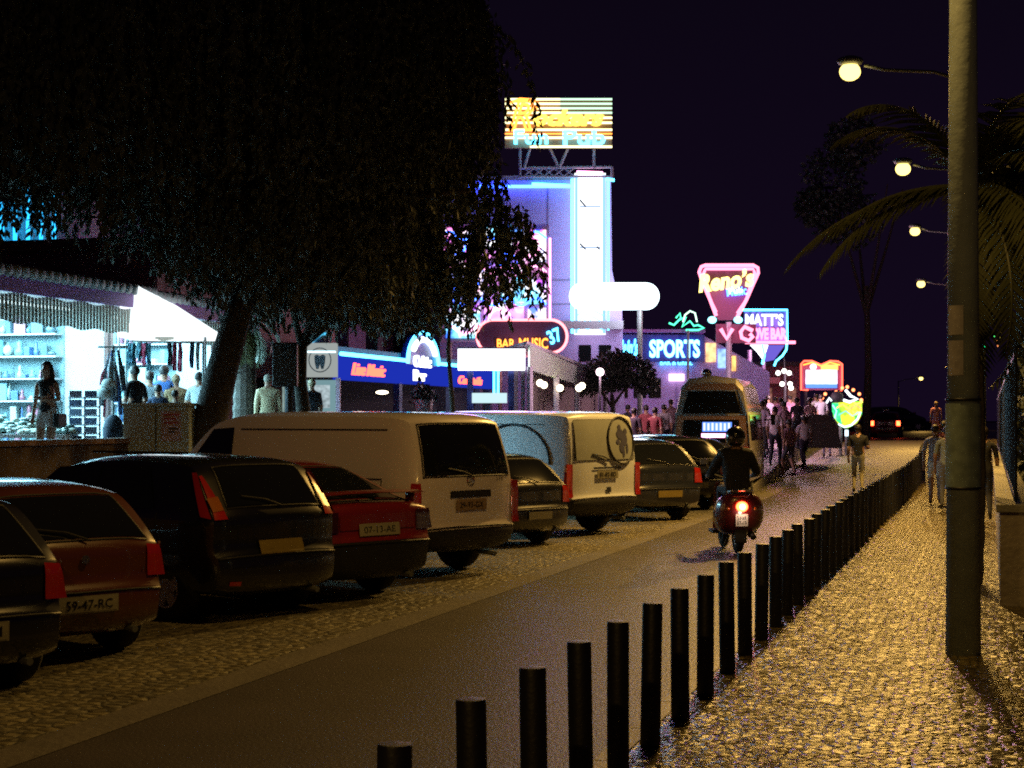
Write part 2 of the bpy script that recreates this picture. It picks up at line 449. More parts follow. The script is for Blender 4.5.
for z0, w in ((2.2, .5), (2.52, .42)):
    b = MB(); rr = .134
    b.grid([[(rr * math.sin(a), -rr * math.cos(a), z0 + dz) for a in lin(-1.25, -.25, 8)] for dz in (0, w * .55)])
    b.build('sticker', mat('pale_sticker', (.36, .34, .36), .8, var=.5, scale=18), big, smooth=True)
LAMPS = [((850, 69), 30.0, 2.05, .95, 'nearest lit street lamp, high left of the grey post'),
         ((903, 167), 41.7, 1.9, .9, 'second lit street lamp, between the palm fronds'),
         ((921, 283), 76.0, 2.0, .9, 'third large lamp glow, below the palm fronds')]
for (px, py), Y, arm, _, lab in LAMPS:
    H = at(px, py, Y); P = H + Vector((arm * CR, -arm * SR, 0)); s_, t_ = st(P)
    street_lamp((P.x, P.y, zroad(s_) + .05), H, lab, power=4200 if Y < 35 else (4400 if Y < 50 else 4200))
H = at(915, 230, 62.0)
street_lamp((H.x + 1.6, H.y - .4, .5), H, 'small dim street lamp behind the palm fronds', power=150)
H = at(921, 378, 150.0); street_lamp((H.x - 2.0, H.y, .8), H, 'farthest street lamp, tiny, past the crest of the road', power=500)
# the lamps behind the viewer that light the parked cars
P = RS(-5, .2, 0); street_lamp((P.x, P.y, 0), RS(-5, 1.9, 8.6), 'street lamp on the pavement behind the viewer', power=800)

# ------------------------------------------------------------------ cars
class Car:
    def __init__(c, prof, w, belt, tumble, crown=.06, L=None, endround=.14):
        # prof: (y,z) from rear bottom over the roof to front bottom
        pts = [Vector(p) for p in prof]
        for _ in range(2):
            q = [pts[0]]
            for a, b2 in zip(pts[:-1], pts[1:]): q += [a * .78 + b2 * .22, a * .22 + b2 * .78]
            pts = q + [pts[-1]]
        c.p = pts; c.w = w; c.belt = belt; c.tum = tumble; c.cr = crown; c.er = endround
        c.L = max(p.x for p in pts); c.zt = max(p.y for p in pts)
        c.n = []
        for i in range(len(pts)):
            a = pts[max(0, i - 1)]; b2 = pts[min(len(pts) - 1, i + 1)]; d = (b2 - a).normalized()
            c.n.append(Vector((-d.y, d.x)))
    def W(c, y, z):
        e = min(y, c.L - y); f = 1 - c.er * (1 - min(1, max(0, e) / .55)) ** 2
        u = (z - c.belt) / (c.zt - c.belt)
        if u > 0: x = c.w - c.tum * u - .015
        else:
            q = (z - c.belt * .8) / c.belt; x = c.w - .10 * q * q + (0 if u < -.04 else -.015 * (1 + u / .04))
        return x * f
    def skin(c, p, n, x, off=0):
        W = c.W(max(0, p.x), p.y); k = min(1, abs(x) / W)
        q = p - n * (c.cr * k ** 4) + n * off
        return (x, q.x, q.y)
    def rear(c, x, z, off=.006, front=False):
        h = max(range(len(c.p)), key=lambda i: c.p[i].y)
        rng_ = range(h - 1, -1, -1) if not front else range(h, len(c.p) - 1)
        for i in rng_:
            a, b2 = c.p[i], c.p[i + 1]; lo, hi = min(a.y, b2.y), max(a.y, b2.y)
            if lo <= z <= hi and hi > lo:
                k = (z - a.y) / (b2.y - a.y); return c.skin(a.lerp(b2, k), c.n[i].lerp(c.n[i + 1], k), x, off)
        i = 0 if not front else len(c.p) - 1
        return c.skin(c.p[i], c.n[i], x, off)
    def body(c, cutters, mats, parent):
        P = c.p; N = len(P); Ck = lin(-1, 1, 13); mb = MB()
        rows = []
        for i in range(N):
            rows.append([c.skin(P[i], c.n[i], k * c.W(max(0, P[i].x), P[i].y)) for k in Ck])
        b0, b1 = P[0], P[-1]
        base = len(mb.v); mb.grid(rows)
        # bottom
        mb.grid([rows[-1], rows[0]])
        KS = 9
        for side, ci in ((-1, 0), (1, -1)):
            ed = [Vector(r[ci]) for r in rows]; loop = []
            for e in ed:
                cy = min(max(e.y, .5), c.L - .5); col = [e]
                for k in range(1, KS + 1):
                    u = k / KS; y = e.y + (cy - e.y) * u; z = e.z + (.62 - e.z) * u
                    col.append(Vector((side * c.W(y, z), y, z)))
                loop.append(col)
            mb.grid(loop)
            # close between last and first
            mb.grid([loop[-1], loop[0]])
            # seam strip on spine: first and last share z; polygons close by merging
        o = mb.build('body', mats, parent, smooth=False)
        bm = bmesh.new(); bm.from_mesh(o.data)
        bmesh.ops.remove_doubles(bm, verts=bm.verts, dist=.0008)
        ed = [e for e in bm.edges if e.is_boundary]
        if ed: bmesh.ops.holes_fill(bm, edges=ed, sides=0)
        bmesh.ops.recalc_face_normals(bm, faces=bm.faces)
        for f in bm.faces:
            ctr = f.calc_center_median()
            f.material_index = 1 if ctr.z < c.blackz(ctr.y) else 0
            f.smooth = True
        bm.to_mesh(o.data); bm.free()
        cm = MB(); cm.mi(1)
        for (y, r) in cutters:
            for sx in (-1, 1):
                cm.cyl((sx * (c.w - .24), y, r * .93), (sx * (c.w + .2), y, r * .93), r + .055, n=24)
        co = cm.build('cut', mats)
        md = o.modifiers.new('b', 'BOOLEAN'); md.object = co; md.operation = 'DIFFERENCE'; md.solver = 'EXACT'
        bpy.context.view_layer.update()
        me = bpy.data.meshes.new_from_object(o.evaluated_get(bpy.context.evaluated_depsgraph_get()))
        if len(me.polygons) > 60: 
            o.modifiers.clear(); o.data = me
        else: o.modifiers.clear(); print('BOOL FAIL', parent.name)
        bpy.data.objects.remove(co)
        try: o.data.set_sharp_from_angle(angle=math.radians(32))
        except Exception: pass
        return o
    def blackz(c, y): return c.bz
def bil(q, n=6, m=5):
    (a, b2, c, d) = [Vector(p) for p in q]   # a bottom-left b bottom-right c top-right d top-left
    return [[a.lerp(b2, i / n).lerp(d.lerp(c, i / n), j / m) for i in range(n + 1)] for j in range(m + 1)]

PROFS = {
 'hatch': dict(prof=[(.16, .22), (.04, .28), (0, .42), (.0, .58), (.06, .64), (.05, .88), (.10, .97), (.48, 1.33), (.68, 1.39), (1.3, 1.43), (1.95, 1.41), (2.25, 1.34), (2.95, .98), (3.55, .84), (3.78, .70), (3.84, .5), (3.82, .3), (3.7, .22)],
               w=.83, belt=.93, tum=.19, wheels=(.68, 3.05), wr=.30, rw=(.98, 1.30), rwx=(.62, .50), bz=.0,
               sw=[[(.78, .97), (1.62, .96), (1.60, 1.33), (1.08, 1.32)], [(1.68, .96), (2.78, .95), (2.2, 1.30), (1.66, 1.33)]],
               tail=(.66, .92, .60, .79), plate=(.42, .0)),
 'mpv': dict(prof=[(.16, .24), (.03, .30), (-.0, .48), (.02, .62), (.07, .68), (.05, .95), (.12, 1.05), (.40, 1.44), (.62, 1.49), (1.5, 1.52), (2.1, 1.49), (2.5, 1.40), (3.2, 1.02), (3.7, .88), (3.92, .72), (3.97, .5), (3.93, .3), (3.8, .24)],
               w=.84, belt=.98, tum=.17, wheels=(.72, 3.15), wr=.30, rw=(1.06, 1.40), rwx=(.56, .50), bz=.0,
               sw=[[(.86, 1.03), (1.72, 1.01), (1.70, 1.42), (1.06, 1.41)], [(1.78, 1.01), (2.98, 1.00), (2.42, 1.38), (1.76, 1.42)]],
               tail=(.95, 1.36, .61, .74), plate=(.62, .0)),
 'notch': dict(prof=[(.16, .22), (.04, .28), (0, .42), (-.02, .60), (.03, .68), (.02, .93), (.10, .99), (.38, 1.0), (1.12, 1.30), (1.4, 1.37), (2.1, 1.39), (2.5, 1.32), (3.15, .95), (3.8, .84), (4.1, .70), (4.18, .5), (4.14, .3), (4.0, .22)],
               w=.84, belt=.90, tum=.17, wheels=(.86, 3.35), wr=.30, rw=(1.01, 1.30), rwx=(.60, .50), bz=.60,
               sw=[[(1.15, .94), (1.9, .93), (1.88, 1.28), (1.45, 1.26)], [(1.96, .93), (2.95, .92), (2.4, 1.26), (1.94, 1.29)]],
               tail=(.70, .90, .52, .79), plate=(.66, .0)),
 'van': dict(prof=[(.14, .30), (.03, .36), (-.03, .50), (.0, .60), (.03, .64), (.02, 1.0), (.05, 1.3), (.20, 1.80), (.34, 1.88), (.8, 1.91), (3.0, 1.92), (3.4, 1.86), (3.65, 1.74), (4.25, 1.15), (4.6, .98), (4.75, .75), (4.78, .45), (4.6, .30)],
               w=.95, belt=1.12, tum=.14, wheels=(.92, 3.9), wr=.33, rw=(1.18, 1.76), rwx=(.74, .68), bz=.56,
               sw=[[(3.1, 1.14), (3.98, 1.14), (3.50, 1.70), (3.12, 1.72)]],
               tail=(.62, 1.10, .80, .935), plate=(.78, .0)),
}
def wheel(parent, x, y, r, side, rimm, w=.19):
    o = MB(); prof = [(r * .62, -w / 2), (r * .93, -w / 2), (r, -w * .35), (r, w * .35), (r * .93, w / 2), (r * .62, w / 2), (r * .60, w * .1), (r * .6, -w * .1), (r * .62, -w / 2)]
    o.lathe(prof, (x, y, r), 'X', 28); t = o.build('wheel', K['rubber'], parent, smooth=True)
    b = MB(); xs = x + side * w * .34
    b.lathe([(r * .62, 0), (r * .60, side * .03), (r * .54, side * .028), (r * .53, side * -.03)], (xs, y, r), 'X', 28)
    b.lathe([(.001, side * .03), (r * .16, side * .028), (r * .17, side * -.02)], (xs, y, r), 'X', 14)
    for k in range(5):
        a = 2 * math.pi * k / 5 + .3; d = Vector((0, math.cos(a), math.sin(a))); q = Vector((0, -math.sin(a), math.cos(a)))
        c0 = Vector((xs, y, r)); vs = []
        for rr, hw in ((r * .12, .045), (r * .56, .055)):
            for xx in (-.02, .02):
                for h in (-1, 1): vs.append(c0 + d * rr + q * hw * h + Vector((xx * 1.0, 0, 0)))
        b.hexa([vs[0], vs[1], vs[3], vs[2], vs[4], vs[5], vs[7], vs[6]])
    b.build('rim', rimm, t, smooth=False)
    b = MB(); b.lathe([(.001, 0), (r * .6, 0)], (x + side * .01, y, r), 'X', 20); b.build('hub', K['black'], t)
    return t
def car(kind, label, cat, rearc, rz, paintm, platetxt='', platem=None, trimm=None, lit=False, scale=1, tailm=None, rimm=None, extra=None, name='parked_car', lod=False, group='cars and vans parked at an angle'):
    d = PROFS[kind]; z = zat(rearc[0], rearc[1]) if len(rearc) < 3 else rearc[2]
    o = thing(name, label, cat, (rearc[0], rearc[1], z), rz, group); o.scale = (scale,) * 3
    c = Car(d['prof'], d['w'], d['belt'], d['tum']); c.bz = d['bz']
    wr = d['wr']
    c.body([(y, wr) for y in d['wheels']], [paintm, trimm or K['black']], o)
    # rear window
    z0, z1 = d['rw']; a, b2 = d['rwx']
    g = bil([(-a, z0), (a, z0), (b2, z1), (-b2, z1)], 10, 8)
    m = MB(); m.grid([[c.rear(p.x, p.y, .007) for p in r] for r in g]); rwn = m.build('rear_window', K['glass'], o, smooth=True)
    # frame seal
    m = MB(); loop = [(-a - .015, z0 - .015), (a + .015, z0 - .015), (b2 + .015, z1 + .015), (-b2 - .015, z1 + .015)]; pts = []
    for i in range(4):
        p, q = Vector(loop[i]), Vector(loop[(i + 1) % 4])
        for k in range(8): r = p.lerp(q, k / 8); pts.append(c.rear(r.x, r.y, .002))
    m.tube(pts, .010, 5, True); m.build('seal', K['black'], rwn, smooth=True)
    # wiper
    m = MB(); m.tube([c.rear(.05, z0 - .03, .03), c.rear(-.12, z0 + .03, .03), c.rear(-.38, z0 + .07, .025)], .010, 5); m.build('wiper', K['black'], o)
    # windscreen
    fz0, fz1 = d['belt'] + .06, d['zt'] if 'zt' in d else c.zt - .08
    g = bil([(-.68, fz0), (.68, fz0), (.55, fz1), (-.55, fz1)], 8, 5)
    m = MB(); m.grid([[c.rear(p.x, p.y, .007, True) for p in r] for r in g]); m.build('windscreen', K['glass'], o, smooth=True)
    for side in (-1, 1):
        for q in d['sw']:
            g = bil(q, 6, 5); m = MB()
            m.grid([[(side * (c.W(p.x, p.y) + .010), p.x, p.y) for p in r] for r in g]); m.build('side_window', K['glass'], o, smooth=True)
        # tail lights
        t0, t1, xa, xb = d['tail']
        g = bil([(xa, t0), (xb, t0), (xb - (.05 if kind != 'van' else 0), t1), (xa + (0 if kind != 'mpv' else .05), t1)], 4, 5)
        m = MB(); m.grid([[c.rear(side * p.x, p.y, .014) for p in r] for r in g])
        # wraps onto the side
        ya = c.rear(xb, t0)[1]; yb = c.rear(xb, t1)[1]
        g = bil([(ya, t0), (ya + .12, t0 + .02), (yb + .06, t1), (yb, t1)], 3, 5)
        m.grid([[(side * (c.W(p.x, p.y) + .012), p.x, p.y) for p in r] for r in g])
        tlp = m.build('tail_light', tailm or K['tailred'], o, smooth=True)
        if kind == 'mpv':
            m = MB(); zc = t0 + (t1 - t0) * .2; m.grid([[c.rear(side * x, zz, .019) for x in lin(xa + .01, xb - .01, 4)] for zz in (zc, zc + (t1 - t0) * .3)])
            m.build('indicator_lens', K['tailamber'], tlp, smooth=True)
        # mirrors, sills
        my = d['sw'][-1][1][0] - .12; mz = d['belt'] + .06
        m = MB(); m.ball((side * (c.W(my, mz) + .12), my, mz + .04), (.10, .05, .075), 10, 6); m.cyl((side * (c.W(my, mz) - .01), my, mz - .02), (side * (c.W(my, mz) + .09), my, mz + .02), .02, n=6)
        m.build('mirror', trimm or K['black'], o, smooth=True)
        # head lights
        hz = d['belt'] - .22 if kind != 'van' else .88
        m = MB(); m.grid([[c.rear(side * x, zz, .010, True) for x in lin(.42, .72, 4)] for zz in (hz, hz + .14)]); m.build('headlight', K['chrome'], o, smooth=True)
        # door seams and handle
        m = MB(); zl, zh = .36, d['belt'] + .01
        for yy in ([.99, 1.69, 2.85] if kind == 'notch' else [q[0][0] - .05 for q in d['sw'][-2:]] + [d['sw'][-1][1][0] + .02] if kind != 'van' else [.55, 1.72, 3.02, 4.02]):
            m.tube([(side * (c.W(yy, zz) + .001), yy, zz) for zz in lin(zl if yy > 1.4 else .8, zh, 5)], .005, 4)
        if kind == 'van':
            for zz in (1.14, 1.70):
                m.tube([(side * (c.W(yy, zz) + .001), yy, zz) for yy in lin(.55, 3.0, 9)], .010, 4)
        m.build('door_seam', K['black'], o)
        m = MB(); yy = d['sw'][-1][0][0] + .12; m.box((side * (c.W(yy, d['belt'] - .1) + .015), yy, d['belt'] - .1), (.03, .16, .035)); m.build('door_handle', trimm or K['black'], o, bevel=.006)
        for wy in d['wheels']:
            wheel(o, side * (d['w'] - .13), wy, wr, side, rimm or K['alloy'])
    # rear trim: bumper line, plate, badge
    m = MB(); bz0 = d['prof'][3][1] - .015
    m.tube([c.rear(x, bz0, .004) for x in lin(-d['w'] * .86, d['w'] * .86, 14)], .011, 5); m.build('bumper_trim', K['black'], o, smooth=True)
    pz, px_ = d['plate']
    if not lod:
        m = MB(); m.grid([[c.rear(x, zz, .022) for x in lin(px_ - .26, px_ + .26, 5)] for zz in (pz, pz + .055, pz + .11)])
        m.grid([[c.rear(x, zz, .020) for x in lin(px_ - .27, px_ + .27, 3)] for zz in (pz - .01, pz + .12)])
        pl = m.build('number_plate', platem or K['plate'], o)
        if platetxt:
            m = MB(); text(m, platetxt, px_, pz + .055, .42, .07, 0, ext=.02, bold=.01, mapf=lambda X, Y_, Z: c.rear(X, Z, .026)); m.build('plate_lettering', K['ink'], pl)
    else:
        m = MB(); m.grid([[c.rear(x, zz, .022) for x in lin(px_ - .26, px_ + .26, 3)] for zz in (pz, pz + .11)]); m.build('number_plate', platem or K['plate'], o)
    # exhaust and reflector
    m = MB(); m.cyl((.45, .02, .24), (.45, .35, .26), .028, n=8); m.build('exhaust', K['greymetal'], o)
    if extra: extra(c, o)
    return o

P_black = paint('black_paint', (.006, .006, .008)); P_navy = paint('dark_navy_paint', (.008, .009, .02))
P_copper = paint('copper_paint', (.10, .026, .006), .3); P_red = paint('red_paint', (.20, .010, .012), .35)
P_white = paint('pink_lit_white_paint', (.74, .66, .66), .3); P_white2 = paint('cool_white_paint', (.76, .79, .86), .3)  # P_white is tinted pink in place of neon light on the van
P_silver = paint('silver_paint', (.22, .24, .28), .3); P_grey = paint('dark_grey_paint', (.014, .016, .024), .25)
ANG = math.radians(47)
def rearpos(px, Y): return ((px - 512) / F * Y, Y)
def x_hatch(c, o):
    m = MB(); m.cyl(c.rear(.0, .82, .012), Vector(c.rear(.0, .82, .012)) + Vector((0, -.012, 0)), .035, n=14); m.build('badge', K['chrome'], o)
    m = MB(); text(m, '1.2', .60, .72, .09, .035, 0, ext=.02, mapf=lambda X, Y_, Z: c.rear(X, Z, .012)); m.build('model_lettering', K['chrome'], o)
car('hatch', 'dark car cut off by the left edge, nearest the viewer', 'car', rearpos(-28, 11.4), ANG, P_black, '47-11-LM', extra=None)
car('hatch', 'copper brown hatchback between the cut-off dark car and the black hatchback', 'car', rearpos(88, 13.25), ANG, P_copper, '59-47-RC', platem=K['plate'], extra=x_hatch)
def x_mpv(c, o):
    m = MB(); m.grid([[c.rear(x, z, .01) for x in lin(-.62, -.50, 3)] for z in (.34, .38)]); m.build('reflector', K['tailred'], o)
    m = MB(); m.tube([(-.55, yy, 1.50 + .03) for yy in lin(.7, 2.1, 6)], .012, 6); m.build('roof_rail', K['black'], o)
car('mpv', 'black hatchback with tall tail lights and silver alloy wheels', 'car', rearpos(284, 16.3), math.radians(51), P_black, '92-55-VB', K['plateyellow'], scale=1.04, extra=x_mpv)
def x_red(c, o):
    m = MB(); pts = [(x, .18 - .06 * (1 - abs(x) / .72), 1.06 + .02 * (1 - (x / .72) ** 2)) for x in lin(-.70, .70, 12)]
    m.grid([[(p[0], p[1] + dy, p[2] + dz) for p in pts] for dy, dz in ((-.10, .0), (.0, .025), (.12, .02), (.12, .0), (-.10, -.005))])
    for x in (-.6, .6): m.box((x, .2, 1.02), (.04, .1, .09))
    m.build('spoiler', P_red, o, smooth=True)
    m = MB(); m.grid([[c.rear(x, z, .011) for x in lin(-.5, .5, 8)] for z in (.72, .87)]); m.build('rear_panel', P_red, o)
car('notch', 'red hatchback coupe with a rear spoiler in front of the white van', 'car', rearpos(380, 17.9), ANG, P_red, '07-13-AE', scale=1.06, extra=x_red, tailm=mat('smoked_lens', (.05, .008, .008), .15, coat=1))
def x_van(c, o):
    m = MB(); m.grid([[c.rear(x, z, .012) for x in lin(-.36, .36, 5)] for z in (.92, 1.0)]); m.build('plate_light_bar', K['black'], o)
    m = MB(); m.lathe([(.055, 0), (.06, .01), (.066, 0)], (0, 0, 0), 'Z', 18)
    m.v = [c.rear(v[0], 1.12 + v[1], .012 + v[2]) for v in m.v]
    for a in (90, 210, 330): m.tube([c.rear(0, 1.12, .015), c.rear(.058 * math.cos(math.radians(a)), 1.12 + .058 * math.sin(math.radians(a)), .015)], .006, 4)
    m.build('badge', K['chrome'], o)
    m = MB(); text(m, '112', .55, 1.12, .12, .04, 0, ext=.02, mapf=lambda X, Y_, Z: c.rear(X, Z, .01)); m.build('model_lettering', K['ink'], o)
    for x in (-.32, .32):
        m = MB(); m.ball((x, 2.9, 1.5), (.11, .06, .13)); m.box((x, 2.9, 1.2), (.44, .14, .5)); m.build('headrest', K['brown'], o, smooth=True)
PROFS['van']['plate'] = (.78, 0)
car('van', 'cream white panel van with dark rear window beside the red hatchback', 'van', rearpos(472, 20.7), math.radians(51), P_white, '29-93-GX', scale=1.055, platem=mat('plate_dull', (.3, .2, .12), .5), extra=x_van, name='parked_van')
car('hatch', 'small black car squeezed between the two white vans', 'car', rearpos(540, 25.6), ANG, P_black, '', lod=True)
def x_van2(c, o):
    # covered rear window with a ringed emblem, ring on the side
    m = MB(); m.grid([[c.rear(x, z, .013) for x in lin(-.72, .72, 10)] for z in lin(1.16, 1.77, 6)]); m.build('window_film', mat('grey_film', (.33, .35, .34), .5), o, smooth=True)
    m = MB(); m.tube([c.rear(.40 + .36 * math.cos(a), 1.45 + .36 * math.sin(a), .022) for a in lin(0, 6.08, 30)], .018, 5, True)
    m.build('emblem_ring', K['ink'], o, smooth=True)
    m = MB()
    for (dx, dz, rx, rz_) in ((-.05, .1, .10, .08), (.05, .02, .09, .10), (-.02, -.1, .07, .09), (.10, .14, .05, .05), (.02, -.2, .03, .06), (-.12, -.02, .05, .04), (-.06, .2, .04, .05), (.12, -.12, .03, .08)):
        m.add([c.rear(.42 + dx + rx * math.cos(a), 1.45 + dz + rz_ * math.sin(a), .020) for a in lin(0, 5.7, 11)], [tuple(range(11))])
    m.build('emblem_figure', mat('emblem_blue', (.06, .06, .12), .6), o)
    m = MB(); m.grid([[c.rear(x, z, .014) for x in lin(-.35, .35, 5)] for z in (1.02, 1.05)]); m.build('plate_light_bar', K['ink'], o)
    m = MB(); m.grid([[c.rear(x, z, .014) for x in lin(-.02, .1, 3)] for z in (.66, .74)]); m.build('door_handle', K['ink'], o)
    m = MB()
    for sd in (-1,):
        m.tube([(sd * (c.W(1.15 + .75 * math.cos(a), max(.7, 1.1 + .6 * math.sin(a))) + .012), 1.15 + .75 * math.cos(a), 1.1 + .6 * math.sin(a)) for a in lin(0, math.pi, 20)], .02, 5)
    m.build('side_emblem_arc', K['ink'], o, smooth=True)
    m = MB(); m.grid([[(-(c.W(y, z) + .011), y, z) for y in lin(2.0, 2.9, 5)] for z in lin(1.22, 1.66, 4)]); m.build('side_window', K['glass'], o, smooth=True)
PROFS['van'].update(plate=(.88, 0), tum=.07); PROFS['van']['prof'][5:9] = [(.02, 1.0), (.03, 1.3), (.09, 1.82), (.2, 1.89)]
car('van', 'white van with a ringed emblem on its grey rear window', 'van', rearpos(608, 28.2), math.radians(50), P_white2, '81-82-BD', scale=1.08, extra=x_van2, name='parked_van')
car('hatch', 'dark grey hatchback to the right of the van with the ringed emblem', 'car', rearpos(670, 32.0), math.radians(33), P_grey, '', K['plateyellow'], scale=1.1, lod=True)
car('hatch', 'glossy black car directly left of the minibus, beyond the dark grey hatchback', 'car', rearpos(697, 36), math.radians(30), P_black, '', scale=1.12, lod=True)
car('notch', 'dark saloon in front of the minibus with glinting bodywork', 'car', rearpos(720, 39), math.radians(22), P_navy, '', scale=1.1, lod=True)
o = car('hatch', 'red car far off on the crest of the road with tail lights lit', 'car', ((885 - 512) / F * 92, 92.), -YAW, P_red, '', lod=True, tailm=E_['tail'], name='moving_car', group=None)
m = MB(); m.box((0, 1.2, 1.5), (.3, .5, .1)); m.build('roof_sign', K['white'], o)
car('hatch', 'dark car far off at the left of the red car on the crest', 'car', ((868 - 512) / F * 96, 96.), math.radians(-60), P_grey, '', lod=True, name='parked_car', group=None)

# minibus
def minibus():
    Y = 43.; x = (711 - 512) / F * Y; z = zat(x, Y) - .12
    o = thing('minibus', 'tall high-roofed minibus with orange striped rear and emissive neon glow in its window', 'minibus', (x, Y, z), -YAW + math.radians(3))
    W = .98; sec = [(-W, .35), (-W, 1.3), (-W * .93, 2.1), (-W * .80, 2.75), (-W * .62, 2.95), (0, 3.03), (W * .62, 2.95), (W * .80, 2.75), (W * .93, 2.1), (W, 1.3), (W, .35)]
    body = mat('bus_silver', (.36, .33, .32), .4, coat=.5)
    m = MB(); rows = []
    for y, k in ((0, .94), (.08, .99), (.2, 1.0), (4.6, 1.0), (5.4, .93), (5.8, .8)):
        rows.append([(p[0] * (k if y > 1 else 1), y + (0.12 * max(0, p[1] - 1.3) if y < .3 else (-(p[1]) * .35 if y > 5 else 0)), .35 + (p[1] - .35) * k) for p in sec])
    m.grid(rows); n = len(sec)
    m.add(rows[0], [tuple(range(n))]); m.add(rows[-1], [tuple(range(n))[::-1]]); m.grid([[r[0] for r in rows], [r[-1] for r in rows]])
    m.build('body', body, o, smooth=False)
    yr = lambda z_: .12 * max(0, z_ - 1.3) * .97
    def rp(name, q, mt, off, n_=4):
        g = bil(q, n_, 6); mm = MB(); mm.grid([[(p.x, yr(p.y) - off, p.y) for p in r] for r in g]); return mm.build(name, mt, o)
    org = mat('orange_stripe', (.30, .15, .09), .45)
    rp('orange_panel', [(-.93, 1.2), (.93, 1.2), (.86, 2.0), (-.86, 2.0)], org, .010)
    rp('rear_window', [(-.74, 1.32), (.74, 1.32), (.70, 1.9), (-.70, 1.9)], K['glass'], .020)
    rp('rear_window', [(-.74, 2.06), (.74, 2.06), (.60, 2.62), (-.60, 2.62)], K['glass'], .022)
    rp('roof_band', [(-.66, 2.66), (.66, 2.66), (.58, 2.82), (-.58, 2.82)], org, .012)
    s = rp('neon_glow_strip', [(-.22, 1.60), (.52, 1.60), (.52, 1.84), (-.22, 1.84)], E_['panelblue'], .026, 1)  # emissive strip and bars imitate the neon glow in the window glass
    mm = MB()
    for i, xx in enumerate(lin(-.17, .45, 7)): mm.box((xx, yr(1.72) - .034, 1.72), (.05, .006, .2 - .02 * (i % 2)))
    mm.build('neon_glow_bars', emi('neon_glow_white', (.8, .85, 1), 1.4), s)
    mm = MB(); mm.box((.15, yr(1.5) - .03, 1.50), (.78, .01, .10)); mm.build('neon_glow_bar_pink', E_['pink'], o)
    for sd in (-1, 1):
        mm = MB(); mm.box((sd * .88, -.01, 1.0), (.13, .04, .42)); mm.build('tail_light', K['tailred'], o, bevel=.01)
        for wy in (1.2, 4.6): wheel(o, sd * .85, wy, .36, sd, K['greymetal'])
        mm = MB()
        for y0, y1 in ((.5, 1.6), (1.7, 2.9), (3.0, 4.2)):
            q = bil([(y0, 1.38), (y1, 1.38), (y1, 2.02), (y0, 2.02)], 2, 3)
            mm.grid([[(sd * (W * (1 - .07 * (p.y - 1.3) / .8) + .015), p.x, p.y) for p in r] for r in q])
        mm.build('side_windows', K['glass'], o)
    mm = MB(); mm.box((0, -.04, .48), (1.9, .16, .24)); mm.build('bumper', K['black'], o, bevel=.03)
    mm = MB(); mm.ball((-.2, .8, 3.10), (.14, .14, .12)); mm.build('roof_light', K['chrome'], o, smooth=True)
    for sd in (-1, 1):
        mm = MB(); mm.box((sd * 1.2, 5.1, 1.9), (.12, .08, .3)); mm.cyl((sd * .95, 5.1, 1.9), (sd * 1.18, 5.1, 1.9), .02, n=6); mm.build('mirror', K['black'], o)
minibus()

# ------------------------------------------------------------------ people
def skinned(name, verts, edges, radii, root, lv=2):
    me = bpy.data.meshes.new(name); me.from_pydata(verts, edges, [])
    o = bpy.data.objects.new(name, me); COL.objects.link(o)
    sk = o.modifiers.new('s', 'SKIN'); sk.use_smooth_shade = True
    for i, r in enumerate(radii):
        me.skin_vertices[0].data[i].radius = (r, r) if not isinstance(r, tuple) else r
    me.skin_vertices[0].data[root].use_root = True
    su = o.modifiers.new('u', 'SUBSURF'); su.levels = lv; su.render_levels = lv
    bpy.context.view_layer.update()
    m2 = bpy.data.meshes.new_from_object(o.evaluated_get(bpy.context.evaluated_depsgraph_get()))
    bpy.data.objects.remove(o); return m2
CL = {}
def hash_(t): return sum(ord(c) * (i + 3) for i, c in enumerate(t))
def cloth(c):
    if c not in CL: CL[c] = mat('cloth_%d' % len(CL), c, .85, var=.15, scale=8, bump=.2)
    return CL[c]
